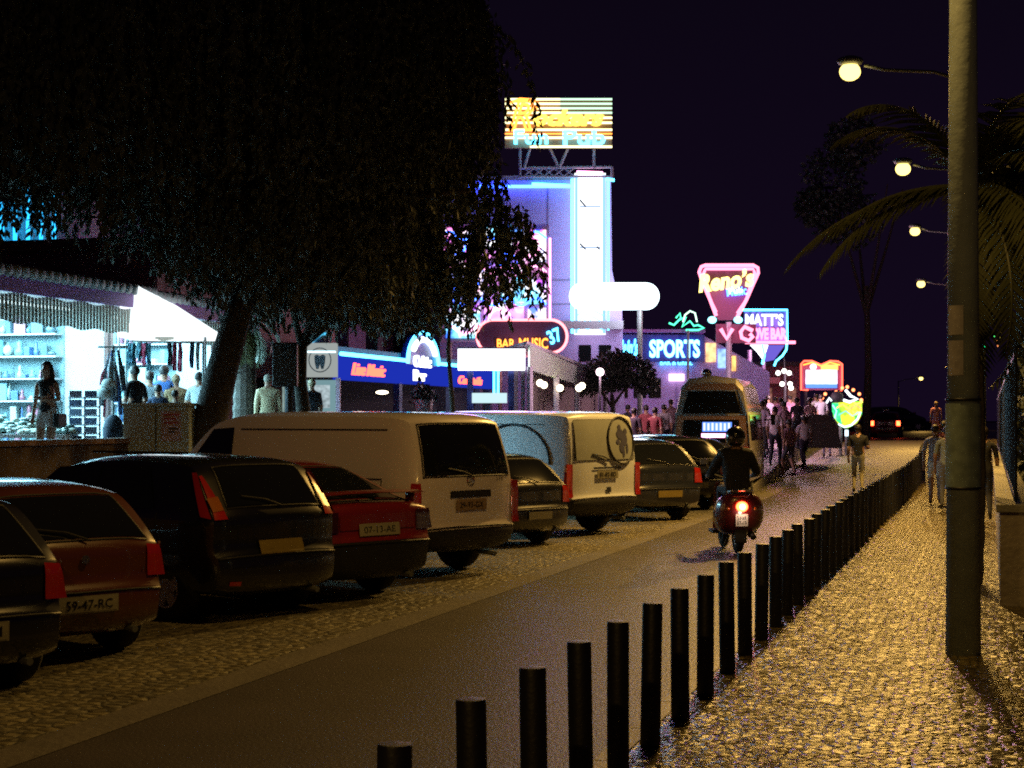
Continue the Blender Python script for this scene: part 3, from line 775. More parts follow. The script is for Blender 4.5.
def person(label, loc, face, h=1.74, top=(.5, .45, .5), legs=(.03, .03, .05), pose='stand', shorts=False, hair='hair', female=False, sleeves='short', walk=0., group=None, bag=False, longhair=False, arms=None, seated=None, cat='person', cap=None, sparse=False, bulk=1.):
    if bulk == 1. and not female and h > 1.5: bulk = 1.0 + .28 * ((hash_(label)) % 10) / 10
    k = h / 1.74; z0 = loc[2] if len(loc) > 2 else zat(loc[0], loc[1])
    o = thing('person', label, cat, (loc[0], loc[1], z0), face, group)
    V = []; Ed = []; R = []; B = []
    def v(p, r, par, part):
        V.append(tuple(Vector(p) * k)); R.append(r * k if not isinstance(r, tuple) else (r[0] * k, r[1] * k)); B.append(part)
        if part in ('torso', 'sleeve', 'elbow'): R[-1] = tuple(q * bulk for q in R[-1]) if isinstance(R[-1], tuple) else R[-1] * bulk
        if par is not None: Ed.append((par, len(V) - 1))
        return len(V) - 1
    sw = .185 if not female else .16; hw = .095
    pz = .94
    hunch = 0
    if seated: pz = seated['z']; hunch = seated['lean']
    pel = v((0, 0, pz), (.150, .115), None, 'hip')
    wa = v((0, .25 * hunch, pz + .17), (.130, .098), pel, 'torso')
    ch = v((0, .7 * hunch, pz + .36), (.160, .112) if not female else (.14, .105), wa, 'torso')
    sh = v((0, 1.0 * hunch, pz + .50), (.105, .08), ch, 'torso')
    nk = v((0, 1.1 * hunch + .005, pz + .57), .052, sh, 'neck')
    hb = v((0, 1.15 * hunch + .025, pz + .635), .070, nk, 'head')
    hm = v((0, 1.15 * hunch + .025, pz + .71), (.078, .092), hb, 'head')
    ht = v((0, 1.15 * hunch + .012, pz + .775), (.062, .072), hm, 'head')
    # arms
    A = arms or ['down', 'down']
    shz = pz + .475
    for sd, a in ((-1, A[0]), (1, A[1])):
        s0 = (sd * sw, 1.0 * hunch, shz)
        if a == 'down': el, wr_, hd = (sd * (sw + .055), -.02 + walk * sd * .10, shz - .28), (sd * (sw + .06), .05 + walk * sd * .22, shz - .52), (sd * (sw + .05), .08 + walk * sd * .25, shz - .60)
        elif a == 'bent': el, wr_, hd = (sd * (sw + .07), -.03, shz - .27), (sd * (sw - .03), .20, shz - .24), (sd * (sw - .10), .25, shz - .22)
        elif a == 'fold': el, wr_, hd = (sd * (sw + .07), .03, shz - .27), (sd * .04, .19, shz - .25), (-sd * .06, .19, shz - .23)
        elif a == 'hip': el, wr_, hd = (sd * (sw + .19), -.04, shz - .22), (sd * (sw + .03), .05, shz - .38), (sd * (sw - .02), .08, shz - .42)
        elif a == 'up': el, wr_, hd = (sd * (sw + .08), .08, shz - .14), (sd * (sw - .04), .16, shz + .12), (sd * (sw - .08), .14, shz + .2)
        else: el, wr_, hd = a   # grips, given for the right side
        if not isinstance(a, str): el, wr_, hd = [(sd * q[0], q[1], q[2]) for q in a]
        i0 = v(s0, .062 if not female else .052, sh, 'sleeve'); i1 = v(el, .044 if not female else .037, i0, 'elbow')
        i2 = v(wr_, .030 if not female else .026, i1, 'hand'); i3 = v(hd, (.030, .042), i2, 'hand')
        if not sparse:
            d = (Vector(hd) - Vector(wr_)).normalized(); q = d.orthogonal().normalized()
            for f in range(-1, 3):
                v(Vector(hd) + d * (.075 - .008 * abs(f)) + q * .017 * (f - .5), .009, i3, 'hand')
            v(Vector(hd) + q * -.045 + d * .015, .011, i3, 'hand')
    for sd in (-1, 1):
        w_ = walk * sd
        hp = v((sd * hw, 0, pz - .05), .098, pel, 'hip')
        if seated:
            kn = v((sd * .17, .40, pz - .02), .062, hp, 'knee'); an = v((sd * .17, .40, pz - .40), .042, kn, 'ankle'); to = v((sd * .18, .54, pz - .45), .035, an, 'foot')
        else:
            kn = v((sd * (hw + .0), .06 + .20 * max(0, -w_) + .10 * -min(0, w_) * 0 + w_ * -.12, .50), .062, hp, 'knee')
            an = v((sd * (hw + .005), -w_ * .30 - .02, .10 + .10 * max(0, w_)), .040, kn, 'ankle')
            to = v((sd * (hw + .02), -w_ * .30 + .13, .035 + .04 * max(0, w_)), .034, an, 'foot')
    me = skinned('body', V, Ed, R, pel)
    # head features: nose and brow
    hc = Vector(V[hm]);
    for vt in me.vertices:
        d = vt.co - hc
        if d.length < .15 * k:
            if d.y > .05 * k and abs(d.x) < .018 * k and -.035 * k < d.z < .02 * k: vt.co.y += .020 * k
            elif d.y > .05 * k and abs(d.z - .01 * k) < .015 * k and abs(d.x) > .02 * k: vt.co.y -= .008 * k
    mats = [K['skin'], cloth(top), cloth(legs), K['black']]
    for m_ in mats: me.materials.append(m_)
    Vv = [Vector(p) for p in V]
    segs = []
    for a, b2 in Ed: segs.append((Vv[a], Vv[b2], B[a], B[b2]))
    for f in me.polygons:
        c = f.center; best = 9; bb = None
        for a, b2, pa, pb in segs:
            d = b2 - a; u = max(0, min(1, (c - a).dot(d) / max(1e-9, d.length_squared))); q = (c - (a + d * u)).length
            if q < best: best = q; bb = (pa, pb, u)
        pa, pb, u = bb; mi = 0
        if pb in ('torso',) or (pa == 'torso' and pb in ('sleeve',)): mi = 1
        elif pa == 'hip' and pb == 'torso': mi = 2 if u < .25 else 1
        elif pa == 'sleeve': mi = 1 if (sleeves == 'long' or (sleeves == 'short' and u < .75)) else 0
        elif pa == 'elbow': mi = 1 if sleeves == 'long' else 0
        elif pb == 'hip': mi = 2
        elif pa == 'hip' and pb == 'knee': mi = 2 if (not shorts or u < shorts) else 0
        elif pa == 'knee': mi = 0 if shorts else 2
        elif pb == 'foot' or pa == 'foot': mi = 3
        f.material_index = mi; f.use_smooth = True
    ob = bpy.data.objects.new('body', me); COL.objects.link(ob); ob.parent = o
    # hair
    if hair:
        m = MB(); m.ball(hc + Vector((0, -.018 * k, .028 * k)), (.088 * k, .100 * k, .098 * k), 14, 9)
        vs = []
        for q in m.v:
            q = Vector(q)
            if q.y > hc.y + .055 * k and q.z < hc.z + .065 * k: q.y = hc.y + .02 * k
            if q.z < hc.z - .045 * k: q.z = hc.z - .045 * k if not longhair else q.z
            vs.append(q)
        m.v = vs
        if longhair:
            for i in range(9):
                a = math.radians(200 + 140 * i / 8)
                x, y = .075 * k * math.cos(a), .07 * k * math.sin(a)
                m.tube([hc + Vector((x, y, .05 * k)), hc + Vector((x * 1.25, y * 1.35 - .01, -.06 * k)), hc + Vector((x * 1.35, y * 1.5 - .01, -.17 * k)), hc + Vector((x * 1.2, y * 1.2 - .01, -.30 * k))], [.03 * k, .034 * k, .032 * k, .012 * k], 6)
        m.build('hair', K[hair] if cap is None else cloth(cap), o, smooth=True)
    if not sparse:
        m = MB()
        for sd in (-1, 1): m.ball(hc + Vector((sd * .030 * k, .083 * k, .012 * k)), .010 * k, 6, 5)
        m.build('eyes', K['ink'], o)
    if bag:
        m = MB(); m.box((-.24 * k, .02, .82 * k), (.10, .28, .22)); bo = m.build('shoulder_bag', K['black'], o, bevel=.03)
        m = MB(); m.tube([(-.22 * k, 0, .92 * k), (-.17 * k, .10, 1.2 * k), (.10 * k, .08, 1.44 * k), (.08, -.1, 1.40 * k), (-.2 * k, -.12, 1.1 * k), (-.24 * k, -.03, .92 * k)], .010, 5); m.build('strap', K['black'], o)
    return o
PI = math.pi

# woman at the shop and shoppers
p = at(47, 440, 26.2)
person('dark haired woman in white shorts behind the terrace wall, arms folded', (p.x, p.y, 1.05), math.radians(165), 1.68, (.02, .02, .025), (.6, .6, .62), shorts=.5, female=True, longhair=True, arms=['fold', 'down'], sleeves='none', bag=True)
CH = [(135, 382, 29, (.012, .012, .016), 'shopper in a dark T-shirt left of the other shoppers behind the cabinet', 'hair', 1.7),
      (150, 380, 31, (.5, .6, .66), 'fair-clothed shopper in pale stripes behind the weathered cabinet', 'hair', 1.66),
      (164, 378, 31.5, (.06, .16, .45), 'tallest shopper, in a blue T-shirt behind the cabinet', 'hair', 1.78),
      (158, 392, 29.5, (.04, .06, .12), 'short shopper in navy at the middle of the cabinet top', 'hair', 1.4),
      (176, 384, 31.5, (.25, .16, .08), 'brown haired shopper in tan between blue shirt and tree trunk', 'hairfair', 1.62),
      (175, 396, 29.5, (.03, .03, .04), 'child with dark hair behind the right end of the cabinet', 'hair', 1.3),
      (199, 384, 31, (.6, .68, .7), 'shopper in a white top half hidden by the leaning trunk', 'hair', 1.65)]
for px, py, Y, tc_, lab, hr, hh in CH:
    p = at(px, py, Y); person(lab, (p.x, p.y, max(1.05, p.z - hh + .0)), random.uniform(-.6, .6) + (.6 if px < 150 else -.2), hh, tc_, (.03, .04, .08), hair=hr, arms=[random.choice(['down', 'bent']), 'bent'], sparse=True)
p = at(268, 405, 33); person('person in a cream shirt and light cap behind the white van, by the tooth sign', (p.x, p.y, 1.05), .3, 1.66, (.55, .45, .28), (.3, .28, .2), cap=(.25, .22, .18), sparse=True, sleeves='long')
p = at(312, 405, 35); person('fair haired person in dark top in front of the tooth sign', (p.x, p.y, 1.05), .8, 1.62, (.04, .05, .07), (.05, .05, .06), hair='hairfair', sparse=True)
# crowd left of the minibus
CR1 = [(634, 405, 50, (.05, .03, .05)), (646, 402, 52, (.25, .05, .06)), (655, 400, 50, (.22, .04, .05)), (664, 399, 53, (.4, .35, .38)), (671, 396, 56, (.35, .2, .25)), (628, 408, 54, (.06, .06, .1))]
LB1 = ['dark clad person at the left of the red shirted pair beyond the emblem van', 'person in dull red shirt, left one of the pair beyond the emblem van', 'person in deep red shirt, right one of the pair beyond the emblem van', 'person in pale top between the red shirts and the minibus', 'person in mauve top half hidden by the left side of the minibus', 'person in navy under the bushy tree']
for (px, py, Y, tc_), lab in zip(CR1, LB1):
    p = at(px, py, Y); person(lab, (p.x, p.y, zat(p.x, p.y)), random.uniform(-.8, .8), random.uniform(1.66, 1.8), tc_, (.03, .03, .06), group='evening crowd', sparse=True, walk=random.uniform(-.5, .5))
# crowd right of the minibus
CR2 = [(762, 404, 53, (.62, .45, .62), (.05, .04, .05), 'person in mauve shirt at the left end of the crowd by the minibus', False),
       (775, 403, 50, (.75, .62, .72), (.02, .02, .04), 'person in pale pink T-shirt and dark trousers walking with bare forearms', False),
       (789, 399, 51, (.42, .22, .28), (.10, .10, .13), 'broad person in rose brown shirt and shorts beside the pale pink T-shirt', .8),
       (781, 394, 58, (.7, .3, .55), (.08, .06, .08), 'person in bright pink top behind the pale pink T-shirt', False),
       (797, 396, 57, (.06, .05, .07), (.03, .03, .04), 'person in black between the rose brown shirt and the planter', False),
       (810, 396, 58, (.72, .45, .5), (.03, .03, .05), 'person in salmon and white T-shirt nearest the open book sign', False),
       (768, 396, 61, (.5, .4, .55), (.05, .05, .1), 'person in lilac deep in the crowd, under the cluster of globe lamps', False),
       (821, 398, 62, (.3, .3, .35), (.03, .03, .05), 'person in grey behind the planter below the book sign', False),
       (756, 400, 57, (.35, .1, .12), (.04, .04, .05), 'person in dark red next to the right side of the minibus', False)]
for px, py, Y, tc_, lc, lab, shs in CR2:
    p = at(px, py, Y); person(lab, (p.x, p.y, zat(p.x, p.y)), random.uniform(-.5, .5), random.uniform(1.68, 1.8), tc_, lc, shorts=shs, group='evening crowd', sparse=True, walk=random.uniform(-.7, .7))
CR3 = [(765, 400, 54, (.75, .7, .75), 'person in plain white beside the minibus flank'), (784, 401, 54, (.75, .45, .6), 'person in candy pink between the two broad backs'),
       (804, 402, 55.5, (.7, .6, .65), 'person in off white at the left end of the planter'), (790, 392, 63, (.6, .3, .45), 'person in raspberry top at the back of the crowd'),
       (816, 392, 66, (.8, .75, .8), 'person in white at the back, over the planter top'), (775, 392, 66, (.5, .25, .35), 'person in brick red at the back of the crowd'), (827, 399, 62, (.12, .1, .14), 'person in charcoal beside the bowl sign')]
for px, py, Y, tc_, lab in CR3:
    p = at(px, py, Y); person(lab, (p.x, p.y, zat(p.x, p.y)), random.uniform(-1, 1), random.uniform(1.68, 1.82), tc_, (.05, .04, .07), group='evening crowd', sparse=True, walk=random.uniform(-.6, .6))
# man standing in the road
p = at(858, 492, 43.8); person('man in a black shirt and khaki trousers standing alone on the road', (p.x, p.y, zroad(43.) ), -.2, 1.74, (.008, .008, .012), (.36, .33, .22), walk=.15, arms=['down', 'bent'])
# strollers on the right pavement
def pav(px, Y): x = (px - 512) / F * Y; return (x, Y, zroad(st(Vector((x, Y, 0)))[0]) + .06)
person('stroller in grey shirt and white shorts on the pavement left of the lamp post', pav(935, 37), -.3, 1.72, (.34, .31, .36), (.75, .7, .66), shorts=.6, walk=.4)
person('stroller with a dark backpack half hidden behind the lamp post', pav(947, 34.5), -.25, 1.70, (.24, .27, .25), (.10, .10, .12), walk=-.5)
person('stroller in dark red top farther along the pavement, carrying a child', pav(944, 41), -.2, 1.78, (.16, .03, .04), (.05, .05, .06), walk=.3, arms=['up', 'up'])
q = pav(944, 41)
person('small child in pink carried high above the dark red top', (q[0] - .18, q[1] + .05, q[2] + 1.34), -.1, .92, (.55, .22, .3), (.5, .2, .3), hair='hairfair', sparse=True)
person('person in black trousers right of the lamp post beside the wall', pav(984, 31), -.2, 1.70, (.02, .02, .025), (.015, .015, .02), walk=.4)

# ------------------------------------------------------------------ scooter and rider
def scooter():
    Y = 24.0; x = (741 - 512) / F * Y; s_, t_ = st(Vector((x, Y, 0))); z = zroad(s_)
    rz = math.radians(2)
    o = thing('scooter', 'dark red scooter seen from behind with its tail light lit, on the road', 'scooter', (x, Y, z), rz)
    red = paint('scooter_red', (.09, .006, .008), .3)
    m = MB(); m.lathe([(.13, -.04), (.20, -.058), (.245, -.03), (.255, 0), (.245, .03), (.20, .058), (.13, .04), (.13, -.04)], (0, .26, .255), 'X', 24)
    w = m.build('wheel', K['rubber'], o, smooth=True); m = MB(); m.lathe([(.02, -.05), (.13, -.045), (.13, .045), (.02, .05)], (0, .26, .255), 'X', 16); m.build('rim', K['alloy'], w)
    w2 = bpy.data.objects.new('wheel', w.data); COL.objects.link(w2); w2.parent = o; w2.location = (0, 1.28, 0)
    # tail body: loft
    rows = []
    for y, zc, hw_, hh in ((-.06, .66, .14, .12), (-.03, .63, .26, .24), (.06, .60, .33, .30), (.3, .56, .35, .30), (.65, .52, .29, .26), (.85, .42, .2, .16)):
        rows.append([(hw_ * (abs(math.cos(a)) ** .75) * (1 if math.cos(a) > 0 else -1), y, zc + hh * (abs(math.sin(a)) ** .8) * (1 if math.sin(a) > 0 else -1)) for a in lin(0, 2 * math.pi, 25)])
    m = MB(); m.grid(rows); m.add(rows[0][:-1], [tuple(range(24))]); m.build('tail_fairing', red, o, smooth=True)
    m = MB(); m.box((0, .36, .86), (.30, .74, .11)); m.build('seat', K['black'], o, bevel=.04, smooth=True)
    m = MB(); m.tube([(-.17, .3, .84), (-.17, .02, .90), (-.12, -.08, .92), (.12, -.08, .92), (.17, .02, .90), (.17, .3, .84)], .016, 6); m.build('grab_rail', K['chrome'], o, smooth=True)
    m = MB(); m.box((0, .05, .34), (.17, .10, .34)); m.build('mudguard', K['black'], o, bevel=.02)
    m = MB(); m.ball((0, -.085, .69), (.085, .05, .075), 14, 8); tlg = m.build('tail_light', E_['tail'], o, smooth=True)
    m = MB(); m.ball((0, -.125, .69), (.045, .02, .045), 10, 6); m.build('bulb', E_['tailcore'], tlg, smooth=True)
    for sd in (-1, 1):
        m = MB(); m.ball((sd * .19, -.03, .66), (.035, .03, .028)); m.build('indicator', K['tailamber'], o, smooth=True)
        m = MB(); m.tube([(sd * .05, 1.2, 1.05), (sd * .2, 1.16, 1.10), (sd * .34, 1.08, 1.09)], .016, 6); m.build('handlebar', K['black'], o)
        m = MB(); m.tube([(sd * .22, 1.14, 1.1), (sd * .32, 1.14, 1.26)], .007, 5); m.box((sd * .35, 1.13, 1.30), (.12, .02, .08)); m.build('mirror', K['chrome'], o)
        m = MB(); m.box((sd * .26, .75, .30), (.12, .42, .05)); m.build('footboard', K['black'], o, bevel=.01)
    m = MB(); m.box((0, -.07, .50), (.17, .008, .17)); pl = m.build('number_plate', mat('scooter_plate', (.7, .68, .62), .4), o)
    m = MB(); text(m, '2-FAR', 0, .53, .13, .05, -.078, depth=.003); text(m, '57-19', 0, .465, .13, .05, -.078, depth=.003); m.build('plate_lettering', K['ink'], pl)
    lp = bpy.data.lights.new('plate_lamp', 'POINT'); lp.energy = 1.2; lp.color = (1, .7, .5); lp.shadow_soft_size = .02; lo = bpy.data.objects.new('plate_lamp', lp); COL.objects.link(lo); lo.parent = o; lo.location = (0, -.2, .60)
    m = MB(); m.hexa([(-.24, 1.12, .30), (.24, 1.12, .30), (.20, 1.22, .30), (-.20, 1.22, .30), (-.22, 1.1, .98), (.22, 1.1, .98), (.16, 1.2, 1.0), (-.16, 1.2, 1.0)]); m.build('leg_shield', red, o, bevel=.03)
    m = MB(); m.cyl((0, 1.15, .9), (0, 1.5, .25), .04, n=8); m.build('fork', K['darkmetal'], o)
    m = MB(); m.box((0, .72, .30), (.34, .6, .05)); m.build('floor', K['black'], o)
    m = MB(); m.cyl((.17, -.02, .26), (.17, .42, .30), .045, n=12); m.build('exhaust', K['darkmetal'], o, smooth=True)
    m = MB(); m.tube([(-.1, .5, .25), (-.2, .45, .04)], .012, 5); m.build('stand', K['darkmetal'], o)
    seat = Vector((0, .40, .92)); R = Matrix.Rotation(rz, 3, 'Z'); w0 = Vector((x, Y, z)) + R @ Vector((0, .38, 0))
    r = person('rider in a black jacket and dark helmet sitting on the red scooter', (w0.x, w0.y, w0.z), rz, 1.76, (.010, .010, .014), (.02, .02, .03), seated=dict(z=.93, lean=.08), hair=None, sleeves='long',
               bulk=1.5, arms=[((.33, .20, 1.14), (.32, .52, 1.08), (.31, .62, 1.08))] * 2)
    m = MB(); m.ball((0, .10, 1.665), (.15, .165, .16), 18, 12); he = m.build('helmet', paint('helmet_black', (.008, .008, .01), .2), r, smooth=True)
    m = MB(); m.grid([[(.153 * math.sin(a), .10 + .168 * math.cos(a), zz) for a in lin(-1.1, 1.1, 10)] for zz in (1.62, 1.69)]); m.build('visor', K['glass'], he, smooth=True)
scooter()

# ------------------------------------------------------------------ signs helper: local frame of a sign seen from the street
class Sign:
    def __init__(s, name, label, cat, cx, Y, gz=None, rz=0, base=None):
        s.Y = Y; s.cx = cx; s.k = Y / F; X = (cx - 512) * s.k
        s.gz = zat(X, Y) if gz is None else gz
        s.o = thing(name, label, cat, (X, Y, s.gz), rz)
    def X(s, px): return (px - s.cx) * s.k
    def Z(s, py): return EYE + (HY - py) * s.k - s.gz
    def W(s, d): return d * s.k
    def rect(s, name, x0, y0, x1, y1, m, d0=0., d1=.1, bevel=0., parent=None):
        b = MB(); b.box((s.X((x0 + x1) / 2), (d0 + d1) / 2, s.Z((y0 + y1) / 2)), (s.W(x1 - x0), d1 - d0, s.W(y1 - y0))); return b.build(name, m, parent or s.o, bevel=bevel)
    def tube(s, name, pts, m, r=1.2, d=-.06, closed=False, parent=None):
        b = MB(); b.tube([(s.X(p[0]), d, s.Z(p[1])) for p in pts], r * s.k, 8, closed); return b.build(name, m, parent or s.o, smooth=True)
    def text(s, name, body, x0, y0, x1, y1, m, d=-.06, tube=0, shear=0, bold=.0, tilt=0, depth=.03, parent=None):
        b = MB(); text(b, body, s.X((x0 + x1) / 2), s.Z((y0 + y1) / 2), s.W(x1 - x0), s.W(y1 - y0), d, tube, shear, .03, bold, depth, tilt); return b.build(name, m, parent or s.o)
    def post(s, px, py, r=.06, m=None, y=.1):
        b = MB(); b.cyl((s.X(px), y, 0), (s.X(px), y, s.Z(py)), r, n=10); return b.build('post', m or K['greymetal'], s.o)
def sign_boost_light(S, px, py, d, power, col, r=.5):  # added point lamp before a sign, boosts its spill onto plaza and crowd
    ld = bpy.data.lights.new('sign_boost_light', 'POINT'); ld.energy = power; ld.color = col; ld.shadow_soft_size = r
    lo = bpy.data.objects.new('sign_boost_light', ld); COL.objects.link(lo); lo.parent = S.o; lo.location = (S.X(px), d, S.Z(py))
def rrect(x0, y0, x1, y1, r, n=6):
    out = []
    for cx, cy, a0 in ((x1 - r, y0 + r, -90), (x1 - r, y1 - r, 0), (x0 + r, y1 - r, 90), (x0 + r, y0 + r, 180)):
        for i in range(n + 1):
            a = math.radians(a0 + 90 * i / n); out.append((cx + r * math.cos(a), cy + r * math.sin(a)))
    return out

# ------------------------------------------------------------------ club building
S = Sign('club_building', 'tall lilac rendered club building with curved right flank, blue neon along the eaves', 'building', 530, 64, 1.05)
b = MB(); poly = [(S.X(440), 0), (S.X(625), 0), (S.X(622), S.Z(306)), (S.X(616), S.Z(290)), (S.X(612), S.Z(270)), (S.X(611), S.Z(180)), (S.X(440), S.Z(180))]
b.prism(poly, 0, 7); b.build('wall', K['lilac'], S.o)
S.rect('parapet', 438, 176, 612, 181, K['truss'], -.12, 7.1)
S.tube('neon_strip', [(x, 187 - (x > 575) * 0) for x in lin(440, 574, 12)], E_['blue'], 1.5, -.15)
S.tube('neon_strip', [(532, 185), (574, 187)], E_['cyan'], 1.6, -.22)
S.tube('neon_strip', [(606, 180), (614, 181)], E_['cyan'], 1.5, -.2)
b = MB()
for y in (280, 304): b.box((S.X(550), -.01, S.Z(y)), (S.W(60), .03, .04))
b.box((S.X(548), -.01, S.Z(250)), (.04, .03, S.W(130))); b.build('panel_joint', mat('joint_lilac', (.25, .2, .33), .8), S.o)
S.rect('lower_canopy', 560, 322, 622, 330, K['truss'], -.8, 0)
for i, x in enumerate((545, 585, 605)): S.rect('window', x - 6, 345, x + 6, 362, K['glass'], -.03, .02)
# roof truss
T = Sign('roof_truss', 'pale steel lattice frame carrying the roof sign of the club', 'frame', 560, 63.4, S.gz + S.Z(176) - .0)
b = MB()
def bar(b, s, p, q, r=.05, d=0.): b.cyl((s.X(p[0]), d, s.Z(p[1])), (s.X(q[0]), d, s.Z(q[1])), r, n=6)
bar(b, T, (520, 168), (612, 167)); bar(b, T, (612, 167), (612, 178), .06); bar(b, T, (520, 168), (520, 178)); bar(b, T, (520, 176.5), (612, 176.5), .04)
xs = lin(524, 574, 6)
for i in range(5): bar(b, T, (xs[i], 176), (xs[i + 1], 168), .025); bar(b, T, (xs[i], 168), (xs[i + 1], 176), .025)
b.build('lattice', K['truss'], T.o)
# roof sign
S = Sign('roof_sign', 'large yellow and orange striped neon sign with blue lettering on the club roof', 'sign', 559, 63.2, T.gz)
S.rect('backing', 505, 98, 612, 148, mat('sign_back', (.32, .16, .08), .6), .0, .12)
for i, y in enumerate([99.5, 104, 108.5, 113, 118, 123, 130, 134, 138, 147]):
    mt = E_['pale'] if y not in (134,) else E_['orange']
    b = MB(); xm = 560
    if i < 4:
        b.tube([(S.X(505), -.05, S.Z(y)), (S.X(xm), -.05, S.Z(y))], S.W(1.05), 6); b.build('neon_line', E_['pale'], S.o)
        b = MB(); b.tube([(S.X(xm), -.05, S.Z(y)), (S.X(612), -.05, S.Z(y))], S.W(1.05), 6); b.build('neon_line', E_['palegreen'], S.o)
    else:
        b.tube([(S.X(505 if y < 140 else 530), -.05, S.Z(y)), (S.X(612), -.05, S.Z(y))], S.W(1.05 if y != 134 else .6), 6); b.build('neon_line', mt, S.o)
S.text('script_initial', 'R', 508, 100, 534, 132, E_['orange'], -.16, tube=.035, shear=.35, depth=.05)
S.text('script_lettering', 'ockers', 533, 110, 604, 127, emi('neon_gold', (1, .68, .08), 3), -.16, tube=.055, shear=.3, depth=.05)
S.tube('swoosh', [(510, 104), (520, 100), (534, 101), (539, 106), (534, 112)], E_['orange'], 1.4, -.2)
S.text('blue_lettering', 'Fun', 514, 131, 548, 145, E_['cyan'], -.2, bold=.02, depth=.05)
S.text('blue_lettering', 'Pub', 563, 131, 605, 146, E_['cyan'], -.2, bold=.02, depth=.05)
for p, q in (((550, 148), (559, 168)), ((568, 148), (559, 168)), ((594, 148), (594, 168)), ((520, 148), (520, 168)), ((530, 148), (524, 168))): b = MB(); bar(b, S, p, q, .055, .12); b.build('strut', K['truss'], S.o)
# vertical light box
S = Sign('vertical_light_box', 'tall narrow white light box edged in cyan neon on the club wall', 'sign', 590, 63.2, 1.05)
S.rect('light_box', 575, 172, 606, 334, E_['white'], .25, .62)
for x0, x1 in ((575.2, 578), (603, 605.8)): S.rect('blue_margin', x0, 174, x1, 333, emi('margin_blue', (.30, .62, 1), 1.3), .235, .248)
for y in (205, 246, 290): S.rect('blue_band', 580, y, 601, y + 1.5, emi('band_blue', (.45, .65, 1), .9), .235, .248)
S.tube('neon_edge', [(572.5, 178), (572.5, 333)], E_['cyan'], 1.3, .2); S.tube('neon_edge', [(608.5, 180), (608.5, 330)], E_['cyan'], 1.0, .2)
S.tube('neon_edge', [(577, 171), (603, 172)], E_['pink'], 1.2, .2)
sign_boost_light(S, 590, 240, -1.5, 120, (.62, .55, 1), .8)
for (x0, y0, x1, y1) in ((580, 199, 586, 206), (580, 243, 586, 249), (597, 246, 600, 249)): S.tube('figure_line', [(x0, y0), (x1, y1)], K['ink'], .8, .2)
for y in (315, 322, 330): S.tube('figure_line', [(578, y), (582, y - 4), (588, y), (594, y - 5), (603, y)], E_['cyan'], .6, .2)
# pill sign
S = Sign('pill_sign', 'horizontal pill shaped white sign glowing across the club corner', 'sign', 615, 62.6, 1.05)
b = MB(); b.prism([(S.X(x), S.Z(y)) for x, y in rrect(570, 283.5, 659, 308.5, 12.3)], -.05, .35); b.build('light_box', emi('pill_white', (.92, .97, 1), 4), S.o)
S.tube('rim', rrect(570, 283, 659, 309, 12.6), emi('pale_cyan_rim', (.7, .92, 1), 3.2), .8, .15, True)
S.post(640, 309, .1); 
sign_boost_light(S, 640, 312, -.8, 150, (.75, .85, 1))
# poster wall of neon behind the leaves
S = Sign('neon_wall', 'wall of pink, blue and white glowing panels behind the leaves left of the club', 'sign', 495, 61.5, 1.05)
S.rect('frame', 441, 224, 549, 342, K['truss'], .02, .3)
NP = [(444, 228, 470, 262), (472, 226, 512, 246), (514, 230, 546, 262), (446, 266, 486, 300), (488, 250, 530, 276), (500, 280, 546, 304), (446, 304, 480, 338), (484, 302, 524, 337), (528, 308, 546, 338)]
def patchy(name, cols, strength, scale):
    m = emi(name, (1, 1, 1), strength); n = m.node_tree.nodes; L = m.node_tree.links
    t = n.new('ShaderNodeTexCoord'); v = n.new('ShaderNodeTexNoise'); v.inputs['Scale'].default_value = scale; v.inputs['Detail'].default_value = 3
    r = n.new('ShaderNodeValToRGB'); e = r.color_ramp.elements; r.color_ramp.interpolation = 'EASE'
    e[0].position = .34; e[0].color = (*cols[0], 1); e[1].position = .66; e[1].color = (*cols[-1], 1)
    for i, c in enumerate(cols[1:-1]): q = e.new(.34 + .32 * (i + 1) / (len(cols) - 1)); q.color = (*c, 1)
    L.new(t.outputs['Object'], v.inputs[0]); L.new(v.outputs[0], r.inputs[0]); L.new(r.outputs[0], n['Emission'].inputs[0]); return m
pinkp = [patchy('panel_a', [(.04, .1, 1), (1, .2, .7), (1, .85, .95), (.1, .3, 1)], 2.4, 1.6), patchy('panel_b', [(.9, .9, 1), (1, .3, .8), (.1, .15, 1)], 2.4, 1.3), patchy('panel_c', [(.02, .1, .9), (.2, .7, 1), (1, .95, 1), (.5, .1, .9)], 2.2, 1.5), patchy('panel_d', [(1, .12, .5), (1, .8, .9), (.1, .2, 1)], 2.4, 1.8)]
for i, q in enumerate(NP): S.rect('lit_panel', *q, pinkp[(0, 2, 0, 3, 1, 2, 2, 1, 3)[i]], -.06, .02)
for i, (x, y, r) in enumerate(((457, 245, 9), (530, 246, 10), (466, 284, 12), (520, 290, 11), (500, 320, 11), (508, 262, 8))):
    S.tube('neon_ring', [(x + r * math.cos(a), y + r * math.sin(a)) for a in lin(0, 5.9, 18)], E_[('blue', 'pink', 'blue', 'cyan', 'pink', 'blue')[i]], 1.2, -.14, True)
for y, mt in ((236, 'blue'), (270, 'pink'), (302, 'blue'), (330, 'pink')): S.tube('neon_wave', [(x, y + 4 * math.sin(x * .22)) for x in range(446, 547, 4)], E_[mt], 1.3, -.16)
S.rect('spine', 549, 238, 551, 342, E_['pink'], -.02, .1)
sign_boost_light(S, 500, 290, -1.5, 220, (1, .35, .85), .8)
b = MB()
for x in (450, 540): b.cyl((S.X(x), .15, 0), (S.X(x), .15, S.Z(342)), .09)
b.build('post', K['greymetal'], S.o)
